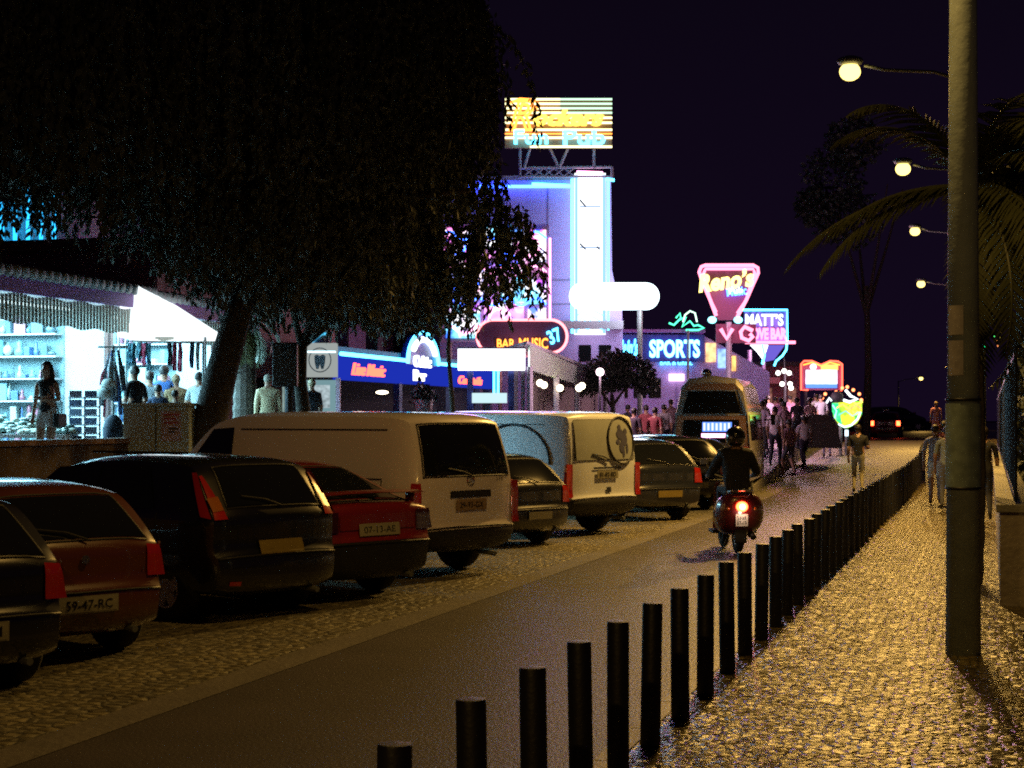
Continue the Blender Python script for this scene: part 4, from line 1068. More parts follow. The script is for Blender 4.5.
# oval neon sign
S = Sign('oval_neon_sign', 'stadium shaped pink outlined neon sign with orange lettering below the glowing wall', 'sign', 523, 58, 1.05)
b = MB(); b.prism([(S.X(x), S.Z(y)) for x, y in rrect(478, 321, 566, 352, 15)], .0, .15); b.build('backing', mat('violet_board', (.025, .012, .05), .6), S.o)
S.tube('neon_outline', rrect(477, 320, 567, 353, 16), emi('neon_coral', (1, .22, .24), 4), 1.4, -.06, True)
S.text('lettering', 'BAR', 497, 339, 515, 348, E_['orange'], -.06, bold=.02); S.text('lettering', 'MUSIC', 519, 338, 548, 349, E_['orange'], -.06, bold=.02)
S.text('number_lettering', '37', 548, 329, 561, 343, E_['cyan'], -.06, tilt=.4, bold=.02)
S.post(500, 353, .07); S.post(545, 353, .07)
sign_boost_light(S, 523, 356, -.8, 150, (1, .3, .35))

# ------------------------------------------------------------------ sports bar
S = Sign('sports_bar', 'low purple fronted bar with sloping right gable and red lit roof edge', 'building', 660, 70, .95)
b = MB(); b.prism([(S.X(600), 0), (S.X(770), 0), (S.X(770), S.Z(372)), (S.X(703), S.Z(335)), (S.X(600), S.Z(333))], .1, 8); b.build('wall', K['lilac'], S.o)
S.rect('roof_edge', 600, 330, 704, 333, K['purpletrim'], -.5, 1)
S.rect('fascia', 612, 335, 704, 362, K['bluefascia'], -.2, .08)
S.text('script_lettering', 'Bain’s', 617, 339, 638, 357, E_['cyan'], -.26, tube=.04, shear=.4, depth=.04)
S.text('block_lettering', 'SPORTS', 649, 340, 699, 358, emi('sports_cyan', (.22, .78, 1), 4.5), -.28, bold=.03, depth=.06)
S.text('small_lettering', 'BAR & GRILL', 660, 360, 692, 365, E_['cyan'], -.12, depth=.03)
for i, (x0, x1, y0, y1, mt) in enumerate(((706, 716, 343, 362, 'orange'), (718, 727, 349, 368, 'panelblue'), (729, 736, 356, 371, 'orange'))):
    S.rect('lit_window', x0, y0, x1, y1, emi('window_' + mt + str(i), [(1, .55, .25), (.3, .5, 1), (1, .5, .15)][i], 1.7, .5, 3), .02, .09)
S.rect('light_strip', 669, 374, 684, 381, emi('strip_pink', (1, .7, .9), 2.5), -.1, .08)
S.rect('door', 690, 380, 702, 412, K['glass'], .03, .09)
for x in (622, 640, 655): S.rect('window', x - 6, 378, x + 6, 398, K['glass'], .03, .09)
S = Sign('green_neon_figure', 'green neon reclining figure on the roof of the bar', 'sign', 688, 69, .95 + 0)
S.tube('neon_outline', [(669, 323), (674, 325), (680, 319), (686, 317), (682, 327), (690, 321), (694, 326), (698, 325), (704, 328), (698, 330), (686, 330)], E_['green'], .9, 0)
S.tube('neon_arc', [(683, 322), (685, 315), (690, 311), (695, 313), (697, 322)], emi('neon_mint', (.6, 1, .8), 2.6), .8, 0)
S.tube('neon_outline', [(676, 318), (680, 313), (681, 320)], E_['green'], .8, 0)
S.post(688, 330, .05, y=.0)
# triangular neon sign
S = Sign('triangular_neon_sign', 'tall pink outlined triangular neon sign with slanted yellow lettering on a post', 'sign', 728, 66, .95)
b = MB(); b.prism([(S.X(x), S.Z(y)) for x, y in ((700, 267), (757, 267), (738, 320), (718, 320))], .0, .25); b.build('backing', mat('dark_plum_board', (.08, .02, .06), .6), S.o)
for d_, r in ((0, 1.8), (3.6, 1.5)):
    S.tube('neon_outline', [(716, 316 - d_), (710, 300), (703 + d_ * .6, 284), (699 + d_, 272 + d_), (701 + d_, 267 + d_), (705, 265.5 + d_), (753, 265.5 + d_), (757.5 - d_, 268 + d_), (758 - d_, 273), (753 - d_ * .6, 284), (746, 300), (737, 317 - d_)], E_['redpink'], r, -.08)
S.text('lettering', 'Reno’s', 697, 272, 753, 290, E_['yellow'], -.26, bold=.035, shear=.25, depth=.06, tilt=.12)
S.text('small_lettering', 'Music', 726, 287, 746, 296, E_['blue'], -.2, bold=.02, tilt=.1)
S.text('small_lettering', 'Pub', 728, 288, 742, 294, emi('pale_blue_letters', (.5, .7, 1), 4), -.26, bold=.02, tilt=.1)
for x in (712, 738):
    b = MB(); b.ball((S.X(x), -.05, S.Z(320)), (S.W(4.5), .12, S.W(3.6)), 12, 8); b.build('cyan_bulb', emi('cyan_bulb', (.3, .9, 1), 3), S.o, smooth=True)
S.tube('pink_letter', [(720, 329), (726, 339), (732, 329)], E_['redpink'], 2.0, -.2)
S.tube('pink_letter', [(752, 331), (744, 327), (740, 332), (741, 338), (748, 341), (752, 337), (749, 334)], E_['redpink'], 2.0, -.2)
S.rect('lower_board', 716, 324, 756, 343, mat('plum_board2', (.1, .02, .06), .6), .02, .14)
S.post(729, 380, .12, K['truss']); S.post(729, 322, .12, K['truss'])
sign_boost_light(S, 728, 300, -1.6, 260, (1, .25, .45), .6)
# tavern sign
S = Sign('tavern_sign', 'cyan outlined board with blue capital lettering and a pink bar, right of the triangular sign', 'sign', 768, 72, .95)
S.rect('backing', 744, 311, 787, 343, mat('navy_board', (.10, .10, .35), .6), .0, .2)
S.tube('neon_outline', [(742, 310), (787, 310), (787, 340), (786, 350), (782, 356), (776, 361), (774, 366)], E_['cyan'], 1.0, -.06)
S.text('lettering', 'MATT’S', 745, 314, 783, 326, emi('letters_pale', (.72, .8, 1), 2.6), -.1, bold=.03)
S.text('pink_lettering', 'COVE BAR', 746, 328, 786, 340, E_['redpink'], -.14, bold=.05, depth=.05)
S.rect('pink_bar', 745, 341, 795, 344, E_['redpink'], -.16, -.04)
b = MB(); b.prism([(S.X(x), S.Z(y)) for x, y in ((750, 345), (768, 345), (763, 360), (757, 352))], -.08, .02); b.build('lit_arrow', emi('arrow_white', (.8, .85, 1), 4), S.o)
S.tube('neon_outline', [(762, 345), (764, 355), (762, 364)], E_['cyan'], 1.2, -.1)
b = MB(); b.prism([(S.X(x), S.Z(y)) for x, y in ((768, 345), (785, 345), (774, 360), (764, 362))], .02, .1); b.build('lower_board', emi('violet_glow', (.22, .16, .9), .8), S.o)
S.post(750, 350, .1); S.post(764, 362, .08)
sign_boost_light(S, 766, 348, -1.2, 450, (1, .35, .8), .6)
# open book sign
S = Sign('book_sign', 'open book shaped neon sign outlined in orange red', 'sign', 821, 76, .95)
b = MB(); b.prism([(S.X(x), S.Z(y)) for x, y in ((802, 363), (810, 361), (821, 365), (832, 361), (842, 363), (842, 390), (802, 390))], .05, .25); b.build('backing', mat('dark_wine', (.25, .05, .1), .6), S.o)
S.tube('neon_outline', [(808, 390), (801, 390), (801, 364), (804, 361), (812, 361), (821, 365), (830, 361), (838, 361.5), (842, 364), (842, 386), (841, 391)], E_['red'], .8, -.03)
S.tube('neon_outline', [(803, 365), (812, 362.5), (821, 366), (830, 362.5), (840, 365)], E_['orange'], .7, -.03)
S.rect('lit_page', 806, 370, 837, 384, emi('page_white', (.85, .85, 1), 2.6, .3, 4), -.04, .05)
S.rect('lit_page', 821, 364.5, 838, 370, emi('page_orange', (1, .45, .12), 2.2), -.04, .05)
S.rect('lit_page', 806, 384, 837, 388, E_['panelblue'], -.04, .05)
b = MB(); b.ball((S.X(813), -.06, S.Z(367)), (S.W(3.4), .05, S.W(3.2))); b.build('lit_disc', emi('disc_pink', (1, .65, .8), 3), S.o)
S.post(806, 391, .08, K['darkmetal']); S.post(837, 391, .08, K['darkmetal'])
sign_boost_light(S, 821, 378, -1.0, 120, (1, .5, .6))
# fruit and hat sign
S = Sign('bowl_sign', 'green and yellow glowing bowl shaped sign topped with red bulbs', 'sign', 846, 64, None)
b = MB(); b.prism([(S.X(x), S.Z(y)) for x, y in ((833, 403), (862, 401), (862, 414), (857, 423), (848, 428), (840, 425), (834, 416))], .0, .2); b.build('lit_bowl', patchy('bowl_mix', [(.02, .25, .03), (.35, 1, .05), (1, .9, .05), (.02, .5, .1)], 1.6, 1.7), S.o)
b = MB(); b.prism([(S.X(x), S.Z(y)) for x, y in ((832, 403), (838, 403), (842, 426), (836, 420), (832, 411))], -.05, .0); b.build('lit_side', patchy('bowl_side', [(.02, .3, .1), (.05, 1, .3), (.4, 1, .6)], 1.4, 3), S.o)
b = MB(); b.prism([(S.X(x), S.Z(y)) for x, y in ((845, 406), (860, 403), (860, 414), (850, 417))], -.05, .0); b.build('lit_front', patchy('bowl_front', [(.1, .6, .05), (1, .95, .1), (1, .5, .05), (.9, 1, .2)], 1.7, 3.5), S.o)
S.tube('neon_smile', [(838, 424), (844, 427), (851, 425), (857, 419), (860, 412)], emi('smile_cyan', (.6, 1, .9), 3), .9, -.1)
b = MB()
for x, y in ((836, 392), (842, 388), (847, 387), (853, 390), (859, 394), (861, 400), (825, 394), (822, 398)): b.ball((S.X(x), -.05, S.Z(y)), S.W(1.7), 8, 6)
b.build('red_bulbs', emi('bulb_red', (1, .22, .08), 5), S.o, smooth=True)
S.tube('white_swoosh', [(845, 390), (850, 396), (857, 399), (849, 402), (843, 400)], emi('swoosh_white', (.85, .95, 1), 3), 1.3, -.1)
S.tube('white_swoosh', [(826, 403), (829, 398), (831, 401)], emi('swoosh_white2', (.85, .95, 1), 3), 1.0, -.1)
for pts_, c_ in (([(836, 408), (842, 404), (848, 410), (855, 405), (861, 409)], (1, .2, .1)), ([(838, 415), (845, 411), (852, 416), (858, 412)], (.1, 1, .4)), ([(832, 405), (836, 411), (834, 418)], (.3, .9, 1)), ([(850, 401), (856, 404), (862, 402)], (1, .85, .1))): S.tube('neon_squiggle', pts_, emi('squiggle_%.1f%.1f' % c_[:2], c_, 3), .6, -.12)
b = MB(); b.ball((S.X(836.5), -.1, S.Z(397)), (S.W(6.5), .1, S.W(6))); b.build('dark_disc', K['ink'], S.o, smooth=True)
S.rect('foot_light', 845, 430, 848, 436, emi('foot_white', (.7, .9, 1), 3), -.05, .02); S.post(841, 425, .07); S.post(847, 427, .07)
# globe lamps cluster
S = Sign('globe_lamp_post', 'dark post with a cluster of white globe lamps behind the crowd', 'street lamp', 785, 62, None)
S.post(785, 372, .05, K['darkmetal'], 0)
sign_boost_light(S, 785, 382, -1.5, 800, (1, .62, .72), .3)
b = MB(); b.tube([(S.X(777), 0, S.Z(375)), (S.X(785), 0, S.Z(372)), (S.X(793), 0, S.Z(375))], .03); b.tube([(S.X(781), 0, S.Z(386)), (S.X(785), 0, S.Z(381)), (S.X(790), 0, S.Z(387))], .03); b.tube([(S.X(784), 0, S.Z(357)), (S.X(785), 0, S.Z(373))], .02); b.build('bracket', K['darkmetal'], S.o)
for x, y in ((778, 373), (789, 373), (784, 371), (782, 384), (790, 384), (791, 388)):
    b = MB(); b.ball((S.X(x), -.02, S.Z(y)), S.W(2.4), 10, 8); b.build('globe', emi('globe_white', (1, .93, .85), 5), S.o, smooth=True)
# street front behind the crowd
S = Sign('tavern_building', 'dim reddish tavern front behind the crowd with dark windows', 'building', 770, 78, .95)
S.rect('wall', 735, 366, 800, 445, mat('maroon_wall', (.22, .08, .10), .8, var=.5, scale=3), 0, 6)
S.rect('awning', 738, 378, 776, 384, K['pink'], -1.2, 0)
for x in (744, 756, 768, 792): S.rect('window', x - 4, 388, x + 4, 404, emi('dim_window%d' % x, (1, .4, .3), .25, .6, 6), -.03, .02)
S.rect('roof', 733, 362, 802, 366, K['darkmetal'], -.4, 6.3)
# planter hump
c = at(818, 430, 58)
b = MB(); n = 9; rows = []
S = Sign('planter_wall', 'dark rounded planter wall at the plaza corner by the road', 'planter', 815, 57.5, None)
rr = [(795, 448), (796, 425), (800, 417), (812, 414), (828, 415), (834, 424), (838, 436), (841, 448)]
b.prism([(S.X(x), S.Z(y)) for x, y in rr], -.3, 1.0); b.build('wall', mat('planter_stone', (.10, .08, .075), .9, var=.4, bump=.5), S.o, bevel=.05)

# ------------------------------------------------------------------ middle bar with the blue fascia
TB = 16.0
def road_box(b, s0, s1, t0, t1, z0, z1): b.hexa([RS(s0, t0, z0), RS(s1, t0, z0), RS(s1, t1, z0), RS(s0, t1, z0), RS(s0, t0, z1), RS(s1, t0, z1), RS(s1, t1, z1), RS(s0, t1, z1)])
def s_at(px, t=TB):   # where the column px meets the line t
    a = (px - 512) / F; Y = (t / CR) / (SR / CR - a); X = a * Y; return X * SR + Y * CR, Y
s0, _ = s_at(338); s1, _ = s_at(497)
o = thing('music_bar', 'open fronted bar under a long blue fascia with arched crown', 'building'); sm = (s0 + s1) / 2
b = MB(); road_box(b, s0, s1, TB + .15, TB + 6, 3.5, 3.75); road_box(b, s0, s1, TB + 5.8, TB + 6, 1.05, 3.5); road_box(b, s0, s0 + .2, TB + .2, TB + 5.8, 1.05, 3.5); road_box(b, s1 - .2, s1, TB + .2, TB + 5.8, 1.05, 3.5)
b.build('walls', mat('bar_walls', (.18, .17, .2), .8), o)
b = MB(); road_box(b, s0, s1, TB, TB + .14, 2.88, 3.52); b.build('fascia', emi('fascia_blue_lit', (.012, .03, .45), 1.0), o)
def along(s, z, t=TB - .08): return RS(s, t, z)
b = MB(); sc, Yc = s_at(421); R_ = 22 * Yc / F * 1.15
arch = [(sc + R_ * 1.9 * math.cos(a), 3.45 + R_ * 1.25 * math.sin(a)) for a in lin(math.pi, 0, 14)]
n = len(arch); vs = [RS(a, TB - .02, z) for a, z in arch] + [RS(a, TB + .14, z) for a, z in arch]
b.add(vs, [tuple(range(n)), tuple(range(n, 2 * n))[::-1]] + [(i, n + i, n + i + 1, i + 1) for i in range(n - 1)]); b.build('arch', K['bluefascia'], o)
b = MB(); b.tube([along(s0, 3.54), along(arch[0][0], 3.54)] + [along(a, z + .03) for a, z in arch] + [along(arch[-1][0], 3.54), along(s1, 3.54)], .05, 8); b.build('neon_edge', E_['cyan'], o, smooth=True)
def wtext(name, body, px0, px1, z0, z1, mt, shear=0, bold=0, tube=0, dt=.06):
    sa, _ = s_at(px0); sb, _ = s_at(px1); b = MB()
    text(b, body, 0, 0, 1, 1, 0, tube, shear, .03, bold, 1, mapf=lambda X, Y_, Z: RS(sa + (X + .5) * (sb - sa), TB - dt + Y_ * .03, z0 + (Z + .5) * (z1 - z0)))
    return b.build(name, mt, o)
wtext('red_lettering', 'Live Music', 350, 383, 3.02, 3.34, E_['red'], .4, .015)
wtext('red_lettering', 'Cocktails', 457, 480, 2.98, 3.24, E_['red'], .3, .015)
wtext('white_lettering', 'Celtic', 411, 428, 3.38, 3.72, emi('letters_white', (1, 1, 1), 3), .0, .03, dt=.09)
wtext('white_lettering', 'Bar', 412, 424, 2.98, 3.3, emi('letters_white_low', (1, 1, 1), 3), .0, .03)
for k, (a0, a1) in enumerate(((2.6, 2.1), (1.95, 1.5), (1.4, 1.0), (.9, .4))):
    b = MB(); pts = [along(sc + R_ * 1.5 * math.cos(a), 3.5 + R_ * .95 * math.sin(a), TB - .1) for a in lin(a0, a1, 5)]; b.tube(pts, .085, 6); b.build('lit_blob', emi('arch_white%d' % k, (.8, .9, 1), 3.5), o, smooth=True)
for px in (400, 452, 481, 491):
    sa, _ = s_at(px); b = MB(); road_box(b, sa, sa + .25, TB + .02, TB + .2, 1.05, 2.88); b.build('column', mat('bar_column%d' % px, (.06, .09, .2), .6), o)
b = MB(); sa, _ = s_at(444); b.ball(RS(sa, TB + 2, 2.7), (.2, .2, .06)); b.build('ceiling_lamp', emi('bar_lamp', (1, .85, .6), 5), o)
sa, _ = s_at(360); b = MB(); road_box(b, sa, sa + 4.4, TB + 3, TB + 3.1, 1.4, 2.8); b.build('back_board', mat('grey_board', (.35, .36, .4), .7), o)
l = bpy.data.lights.new('bar_light', 'POINT'); l.energy = 60; l.color = (1, .8, .6); l.shadow_soft_size = .2; lo = bpy.data.objects.new('bar_light', l); COL.objects.link(lo); lo.location = RS(sm, TB + 2.2, 2.9); lo.parent = o
# potted plant in the bar front
S = Sign('potted_plant', 'leafy plant in a pale pot in front of the blue bar', 'plant', 424, 46, 1.05)
b = MB(); b.lathe([(.01, 1.0), (.2, 1.0), (.26, 1.35), (.22, 1.35), (.2, 1.3)], n=14); b.cyl((0, 0, 0), (0, 0, 1.0), .1); b.build('pot', K['poster'], S.o, smooth=True)
def leaf_cloud(name, pts, size, m, parent, droop=.3, thin=.3):
    n = len(pts); pts = np.asarray(pts, float)
    d = rng.normal(size=(n, 3)); d[:, 2] -= droop; d /= np.linalg.norm(d, axis=1)[:, None]
    u = rng.normal(size=(n, 3)); w = np.cross(d, u); w /= np.linalg.norm(w, axis=1)[:, None]
    L = size * rng.uniform(.7, 1.3, (n, 1)); W_ = L * thin
    a = pts; b_ = pts + d * L * .5 + w * W_; c = pts + d * L; e = pts + d * L * .5 - w * W_
    v = np.stack([a, b_, c, e], 1).reshape(-1, 3)
    me = bpy.data.meshes.new(name); me.vertices.add(n * 4); me.vertices.foreach_set('co', v.ravel())
    me.loops.add(n * 4); me.polygons.add(n); me.loops.foreach_set('vertex_index', np.arange(n * 4)); me.polygons.foreach_set('loop_start', np.arange(n) * 4)
    me.update(calc_edges=True); me.validate(); me.materials.append(m)
    o = bpy.data.objects.new(name, me); COL.objects.link(o)
    if parent is not None: o.parent = parent
    return o
leaf_cloud('leaves', rng.normal(size=(220, 3)) * [.14, .14, .16] + [0, 0, 1.5], .16, K['bush'], S.o)
# tooth sign board
S = Sign('tooth_sign', 'white panel sign with a ringed tooth above a pale notice case', 'sign', 321, 38.5, 1.05)
S.rect('panel', 305, 343, 337, 377, emi('tooth_panel', (.62, .68, .66), .55), 0, .2)
S.tube('cyan_light', [(308, 352), (336, 352)], emi('tooth_light', (.5, .9, 1), 4), .8, -.08)
S.tube('ring', [(320 + 11 * math.cos(a), 360 + 12 * math.sin(a)) for a in lin(0, 6.0, 24)], K['ink'], .5, -.02, True)
b = MB(); b.prism([(S.X(x), S.Z(y)) for x, y in ((314.5, 356), (317, 354.5), (320, 356), (323, 354.5), (325.5, 356), (325, 363), (323.5, 369), (321.5, 369), (320, 364), (318.5, 369), (316.5, 369), (315, 363))], -.05, .0); b.build('tooth', K['ink'], S.o)
S.rect('case', 303, 380, 336, 412, emi('case_panel', (.35, .62, .68), .5), 0, .2); S.rect('notice', 309, 385, 330, 408, emi('notice', (.6, .75, .8), .6, .4, 12), -.02, .0)
S.rect('pillar', 336, 378, 340, 430, mat('pink_pillar', (.5, .3, .4), .6), -.05, .15); S.rect('base', 305, 412, 336, 470, K['white'], .02, .18)
# bright box sign on two posts
S = Sign('box_light_sign', 'overexposed white box sign on blue posts in front of the blue bar', 'sign', 491, 50, 1.05)
S.rect('light_box', 458, 349, 525, 370, emi('box_white', (.93, .96, 1), 4), 0, .4)
S.rect('rim', 457, 347, 526, 349, K['truss'], 0, .42)
for x in (470, 511): S.rect('post', x - 3, 371, x + 3, 445, mat('blue_post%d' % x, (.05, .07, .3), .5), .1, .3)
for x in (494, 498): S.tube('neon_post', [(x, 371), (x, 393)], E_['cyan'], 1., .1)
S.rect('menu_board', 472, 393, 507, 403, emi('menu_lit', (.6, .85, .9), 1.1), -.05, .05)
for x in (516, 523): S.rect('column', x - 2, 371, x + 2, 430, K['truss'], .05, .4)
# pavilion with green fascia
o = thing('pavilion', 'glazed pavilion with a pale green fascia and warm lamps inside, right of the box sign', 'building', (0, 0, 0))
A = at(530, 345, 50); A2 = at(530, 370, 50); B_ = at(577, 366, 56); B2 = at(577, 384, 56); C_ = at(622, 384, 64); C2 = at(622, 391, 64)
def slab(b, p, q, p2, q2, dy): b.hexa([p2, q2, q2 + dy, p2 + dy, p, q, q + dy, p + dy])
dy = Vector((-.6, 4, 0))
b = MB(); slab(b, A, B_, A2, B2, Vector((-.05, .2, 0))); b.build('green_fascia', K['greenfascia'], o)
b = MB(); slab(b, B_, C_, B2, C2, Vector((-.05, .2, 0))); b.build('fascia', K['truss'], o)
b = MB(); slab(b, A + Vector((-.1, -.1, .12)), C_ + Vector((.1, 0, .12)), A + Vector((-.1, -.1, .02)), C_ + Vector((.1, 0, .02)), dy); b.build('roof', K['truss'], o)
for i, u in enumerate((0, .33, .62, .85, 1.0)):
    p = A2.lerp(B2, u / .62) if u <= .62 else B2.lerp(C2, (u - .62) / .38)
    b = MB(); b.cyl((p.x, p.y + .1, 1.05), (p.x, p.y + .1, p.z + .1), .09, n=8); b.build('column', K['truss'], o)
b = MB(); b.hexa([Vector((A.x, A.y + 3.5, 1.05)), Vector((C_.x, C_.y + 3.5, 1.05)), Vector((C_.x, C_.y + 3.7, 1.05)), Vector((A.x, A.y + 3.7, 1.05)), Vector((A.x, A.y + 3.5, 3.6)), Vector((C_.x, C_.y + 3.5, 2.8)), Vector((C_.x, C_.y + 3.7, 2.8)), Vector((A.x, A.y + 3.7, 3.6))]); b.build('back_wall', mat('dim_inside', (.25, .2, .2), .8), o)
p = at(600, 372, 50); b = MB(); b.ball(p, .12, 10, 8); b.build('globe_lamp', emi('fill_lamp_globe', (1, .7, .8), 5), o, smooth=True)  # added globe and pole, put in to light the crowd
b = MB(); b.cyl((p.x, p.y, 1.05), (p.x, p.y, p.z - .1), .03, n=8); b.build('fill_lamp_pole', K['darkmetal'], o)
ld = bpy.data.lights.new('crowd_fill_light', 'POINT'); ld.energy = 520; ld.color = (1, .62, .72); ld.shadow_soft_size = .15  # added fill for the crowd's dark backs, also reaches the minibus
lo = bpy.data.objects.new('crowd_fill_light', ld); COL.objects.link(lo); lo.location = p + Vector((0, -.2, 0)); lo.parent = o
for px, py in ((540, 383), (544, 385), (560, 388), (579, 388), (582, 386)):
    p = at(px, py, 53); b = MB(); b.ball(p, .11, 10, 8); b.build('globe_lamp', E_['warm'], o, smooth=True)

# ------------------------------------------------------------------ left souvenir shops
def fluoro(parent, p, q, power=0):
    b = MB(); b.tube([p, q], .03, 6); b.build('light_tube', E_['tube'], parent)
def shop(label, s0, s1, zt, seed, glow):
    o = thing('souvenir_shop', label, 'shop'); t0 = TB; t1 = TB + 4.5
    wm = K['white']
    b = MB(); road_box(b, s0, s1, t1, t1 + .2, 1.05, zt); b.build('back_wall', wm, o)
    b = MB(); road_box(b, s1 - .15, s1, t0 + .0, t1, 1.05, zt); b.build('side_wall', wm, o)
    b = MB(); road_box(b, s0, s0 + .12, t0, t1, 1.05, zt); b.build('side_wall', wm, o)
    b = MB(); road_box(b, s0, s1, t0 - .9, t1 + .2, zt, zt + .12); b.build('ceiling', wm, o)
    b = MB(); road_box(b, s0, s1, t0 - .98, t0 - .9, zt - .1, zt + .16); b.build('fascia', K['purpletrim'], o)
    # tiled roof with rounded tiles
    b = MB(); n = int((s1 - s0) / .24)
    for i in range(n):
        s = s0 + (i + .5) * (s1 - s0) / n; b.cyl(RS(s, t0 - 1.05, zt + .22), RS(s, t1, zt + .85), .10, n=8)
    b.grid([[RS(s0, t0 - 1.0, zt + .17), RS(s1, t0 - 1.0, zt + .17)], [RS(s0, t1, zt + .81), RS(s1, t1, zt + .81)]]); b.build('tile_roof', K['tilegrey'], o, smooth=True)
    # fringe under the fascia
    b = MB()
    for i in range(int((s1 - s0) / .11)):
        s = s0 + i * .11; b.box(RS(s + .05, t0 - .93, zt - .35), (.012, .085, .46 + .05 * math.sin(i * .7)), -YAW)
    b.build('fringe', mat('bamboo_fringe%d' % seed, (.42, .42, .36), .8), o)
    for t in (t0 + .6, t0 + 2.2): fluoro(o, RS(s0 + .3, t, zt - .08), RS(s1 - .3, t, zt - .08))
    l = bpy.data.lights.new('shop_light', 'AREA'); l.shape = 'RECTANGLE'; l.size = (s1 - s0) * .8; l.size_y = 3; l.energy = glow; l.color = (.34, .80, 1)
    lo = bpy.data.objects.new('shop_light', l); COL.objects.link(lo); lo.location = RS((s0 + s1) / 2, t0 + 1.6, zt - .15); lo.rotation_euler = (0, 0, PI / 2 - YAW); lo.parent = o
    # shelving on the far side wall: boards with small goods
    r = random.Random(seed); side = 'left' if seed == 3 else 'right'
    cl = [((.02, .04, .05), 'black'), ((.10, .2, .24), 'teal grey'), ((.12, .03, .05), 'dark red'), ((.02, .05, .12), 'navy'), ((.3, .33, .3), 'pale grey')]
    b = MB()
    for k in range(6):
        z = 1.35 + k * .42; road_box(b, s1 - .45, s1 - .19, t0 + .85, t1 - .6, z, z + .03)
    b.build('shelf', K['white'], o)
    b = MB(); road_box(b, s1 - .18, s1 - .153, t0 + .83, t1 - .58, 1.2, 3.75); b.build('shelf_back', mat('shelf_back%d' % seed, (.10, .15, .16), .7, var=.6, scale=9), o)
    for k in range(6):
        z = 1.35 + k * .42; t = t0 + .9
        while t < t1 - .8:
            w = r.uniform(.05, .24); h = r.uniform(.07, .34); c, cn = cl[r.randrange(5)]
            g = MB(); ctr = RS(s1 - .33, t + w / 2, z + .032); kind = r.choice(['box', 'figurine', 'bag'])
            if kind == 'box': g.box((0, 0, h / 2), (w, .15, h), r.uniform(-.5, .5)); gm = g
            elif kind == 'figurine':
                g.lathe([(.001, 0), (w * .35, 0), (w * .42, h * .3), (w * .2, h * .55), (w * .26, h * .75), (w * .12, h), (.001, h)], n=9)
            else:
                g.ball((0, 0, h * .42), (w * .5, .08, h * .42), 8, 6); g.tube([(-w * .25, 0, h * .7), (0, 0, h), (w * .25, 0, h * .7)], .012, 4)
            if ('goods', c) not in CL: CL[('goods', c)] = mat('goods_' + cn.replace(' ', '_'), c, .5)
            q = g.build('souvenir_' + kind, CL[('goods', c)], bevel=.008 if kind == 'box' else 0, smooth=kind != 'box'); q.location = ctr; q.rotation_euler = (0, 0, -YAW + PI / 2 + PI / 2)
            tag(q, '%s souvenir %s on the white shelves inside the %s souvenir shop' % (cn, kind, side), kind, 'goods on the shop shelves')
            t += w + r.uniform(.01, .06)
    return o
sA, _ = s_at(-80); sB, _ = s_at(108); sC, _ = s_at(214)
shop('brightly lit souvenir shop with full shelves and tiled eaves at the left edge', sA, sB, 4.0, 3, 2400)
shop('brightly lit souvenir shop behind the weathered cabinet, under the white gable canopy', sB + .1, sC, 3.95, 5, 2400)
# rail of beach towels and shirts hung across the right shop front
S = Sign('clothes_rail', 'rail of hanging beach towels and shirts in the front of the right souvenir shop', 'rail', 165, 30.6, 1.05)
b = MB(); b.tube([(S.X(126), 0, S.Z(341)), (S.X(203), 0, S.Z(343))], .015, 6)
for x in (126, 203): b.cyl((S.X(x), 0, 0), (S.X(x), 0, S.Z(342)), .018, n=6)
b.build('rail', K['greymetal'], S.o)
r = random.Random(21); cc = [((.02, .05, .10), 'navy'), ((.08, .22, .28), 'teal'), ((.35, .05, .10), 'crimson'), ((.55, .6, .62), 'pale'), ((.05, .25, .12), 'green'), ((.03, .03, .04), 'black')]
for i, x in enumerate((129, 134, 139, 144, 149, 170, 175, 180, 192, 198)):
    c, cn = cc[r.randrange(6)]; w = S.W(r.uniform(3.2, 5)); L = S.W(r.uniform(14, 34)); b = MB()
    rows = [[(-w / 2 + w * k / 6, .03 * math.sin(k * 1.9 + j * .6 + i), -L * j / 8 + (.02 if k in (0, 6) else 0)) for k in range(7)] for j in range(9)]
    rows += [[(q[0], q[1] + .02, q[2]) for q in rr] for rr in rows[::-1]]; b.grid(rows)
    q = b.build('hanging_towel', cloth(c), smooth=True); q.location = (S.o.location.x + S.X(x), S.o.location.y - .03, S.gz + S.Z(342) - .02); q.rotation_euler = (0, 0, r.uniform(-.7, .7))
    tag(q, '%s cloth hanging %s along the rail of the right souvenir shop' % (cn, ('first', 'second', 'third', 'fourth', 'fifth', 'sixth', 'seventh', 'eighth', 'ninth', 'last')[i]), 'towel', 'cloths on the rail')
# white gable canopy
S = Sign('gable_canopy', 'glowing white canvas gable canopy between the two souvenir shops', 'canopy', 160, 31, 1.05)
cv = emi('backlit_canvas', (.86, .97, 1), 1.6)
apx = (S.X(133), 0, S.Z(284))
b = MB(); z0 = S.Z(337); z1 = S.Z(330)
b.add([(S.X(118), -.1, z0), (S.X(206), -.1, z0), (S.X(206), -.1, z1), (S.X(135), .0, S.Z(284)), (S.X(121), .0, S.Z(293)),
       (S.X(118), 1.6, z0), (S.X(206), 1.6, z0), (S.X(206), 1.6, z1), (S.X(135), 1.6, S.Z(284)), (S.X(121), 1.6, S.Z(293))],
      [(0, 1, 2, 3, 4), (9, 8, 7, 6, 5), (2, 7, 8, 3), (3, 8, 9, 4), (4, 9, 5, 0), (1, 6, 7, 2)])
b.build('canvas', cv, S.o)
for x in (119, 205): b = MB(); b.cyl((S.X(x), 0, 0), (S.X(x), 0, z0), .03, n=6); b.build('post', K['white'], S.o)
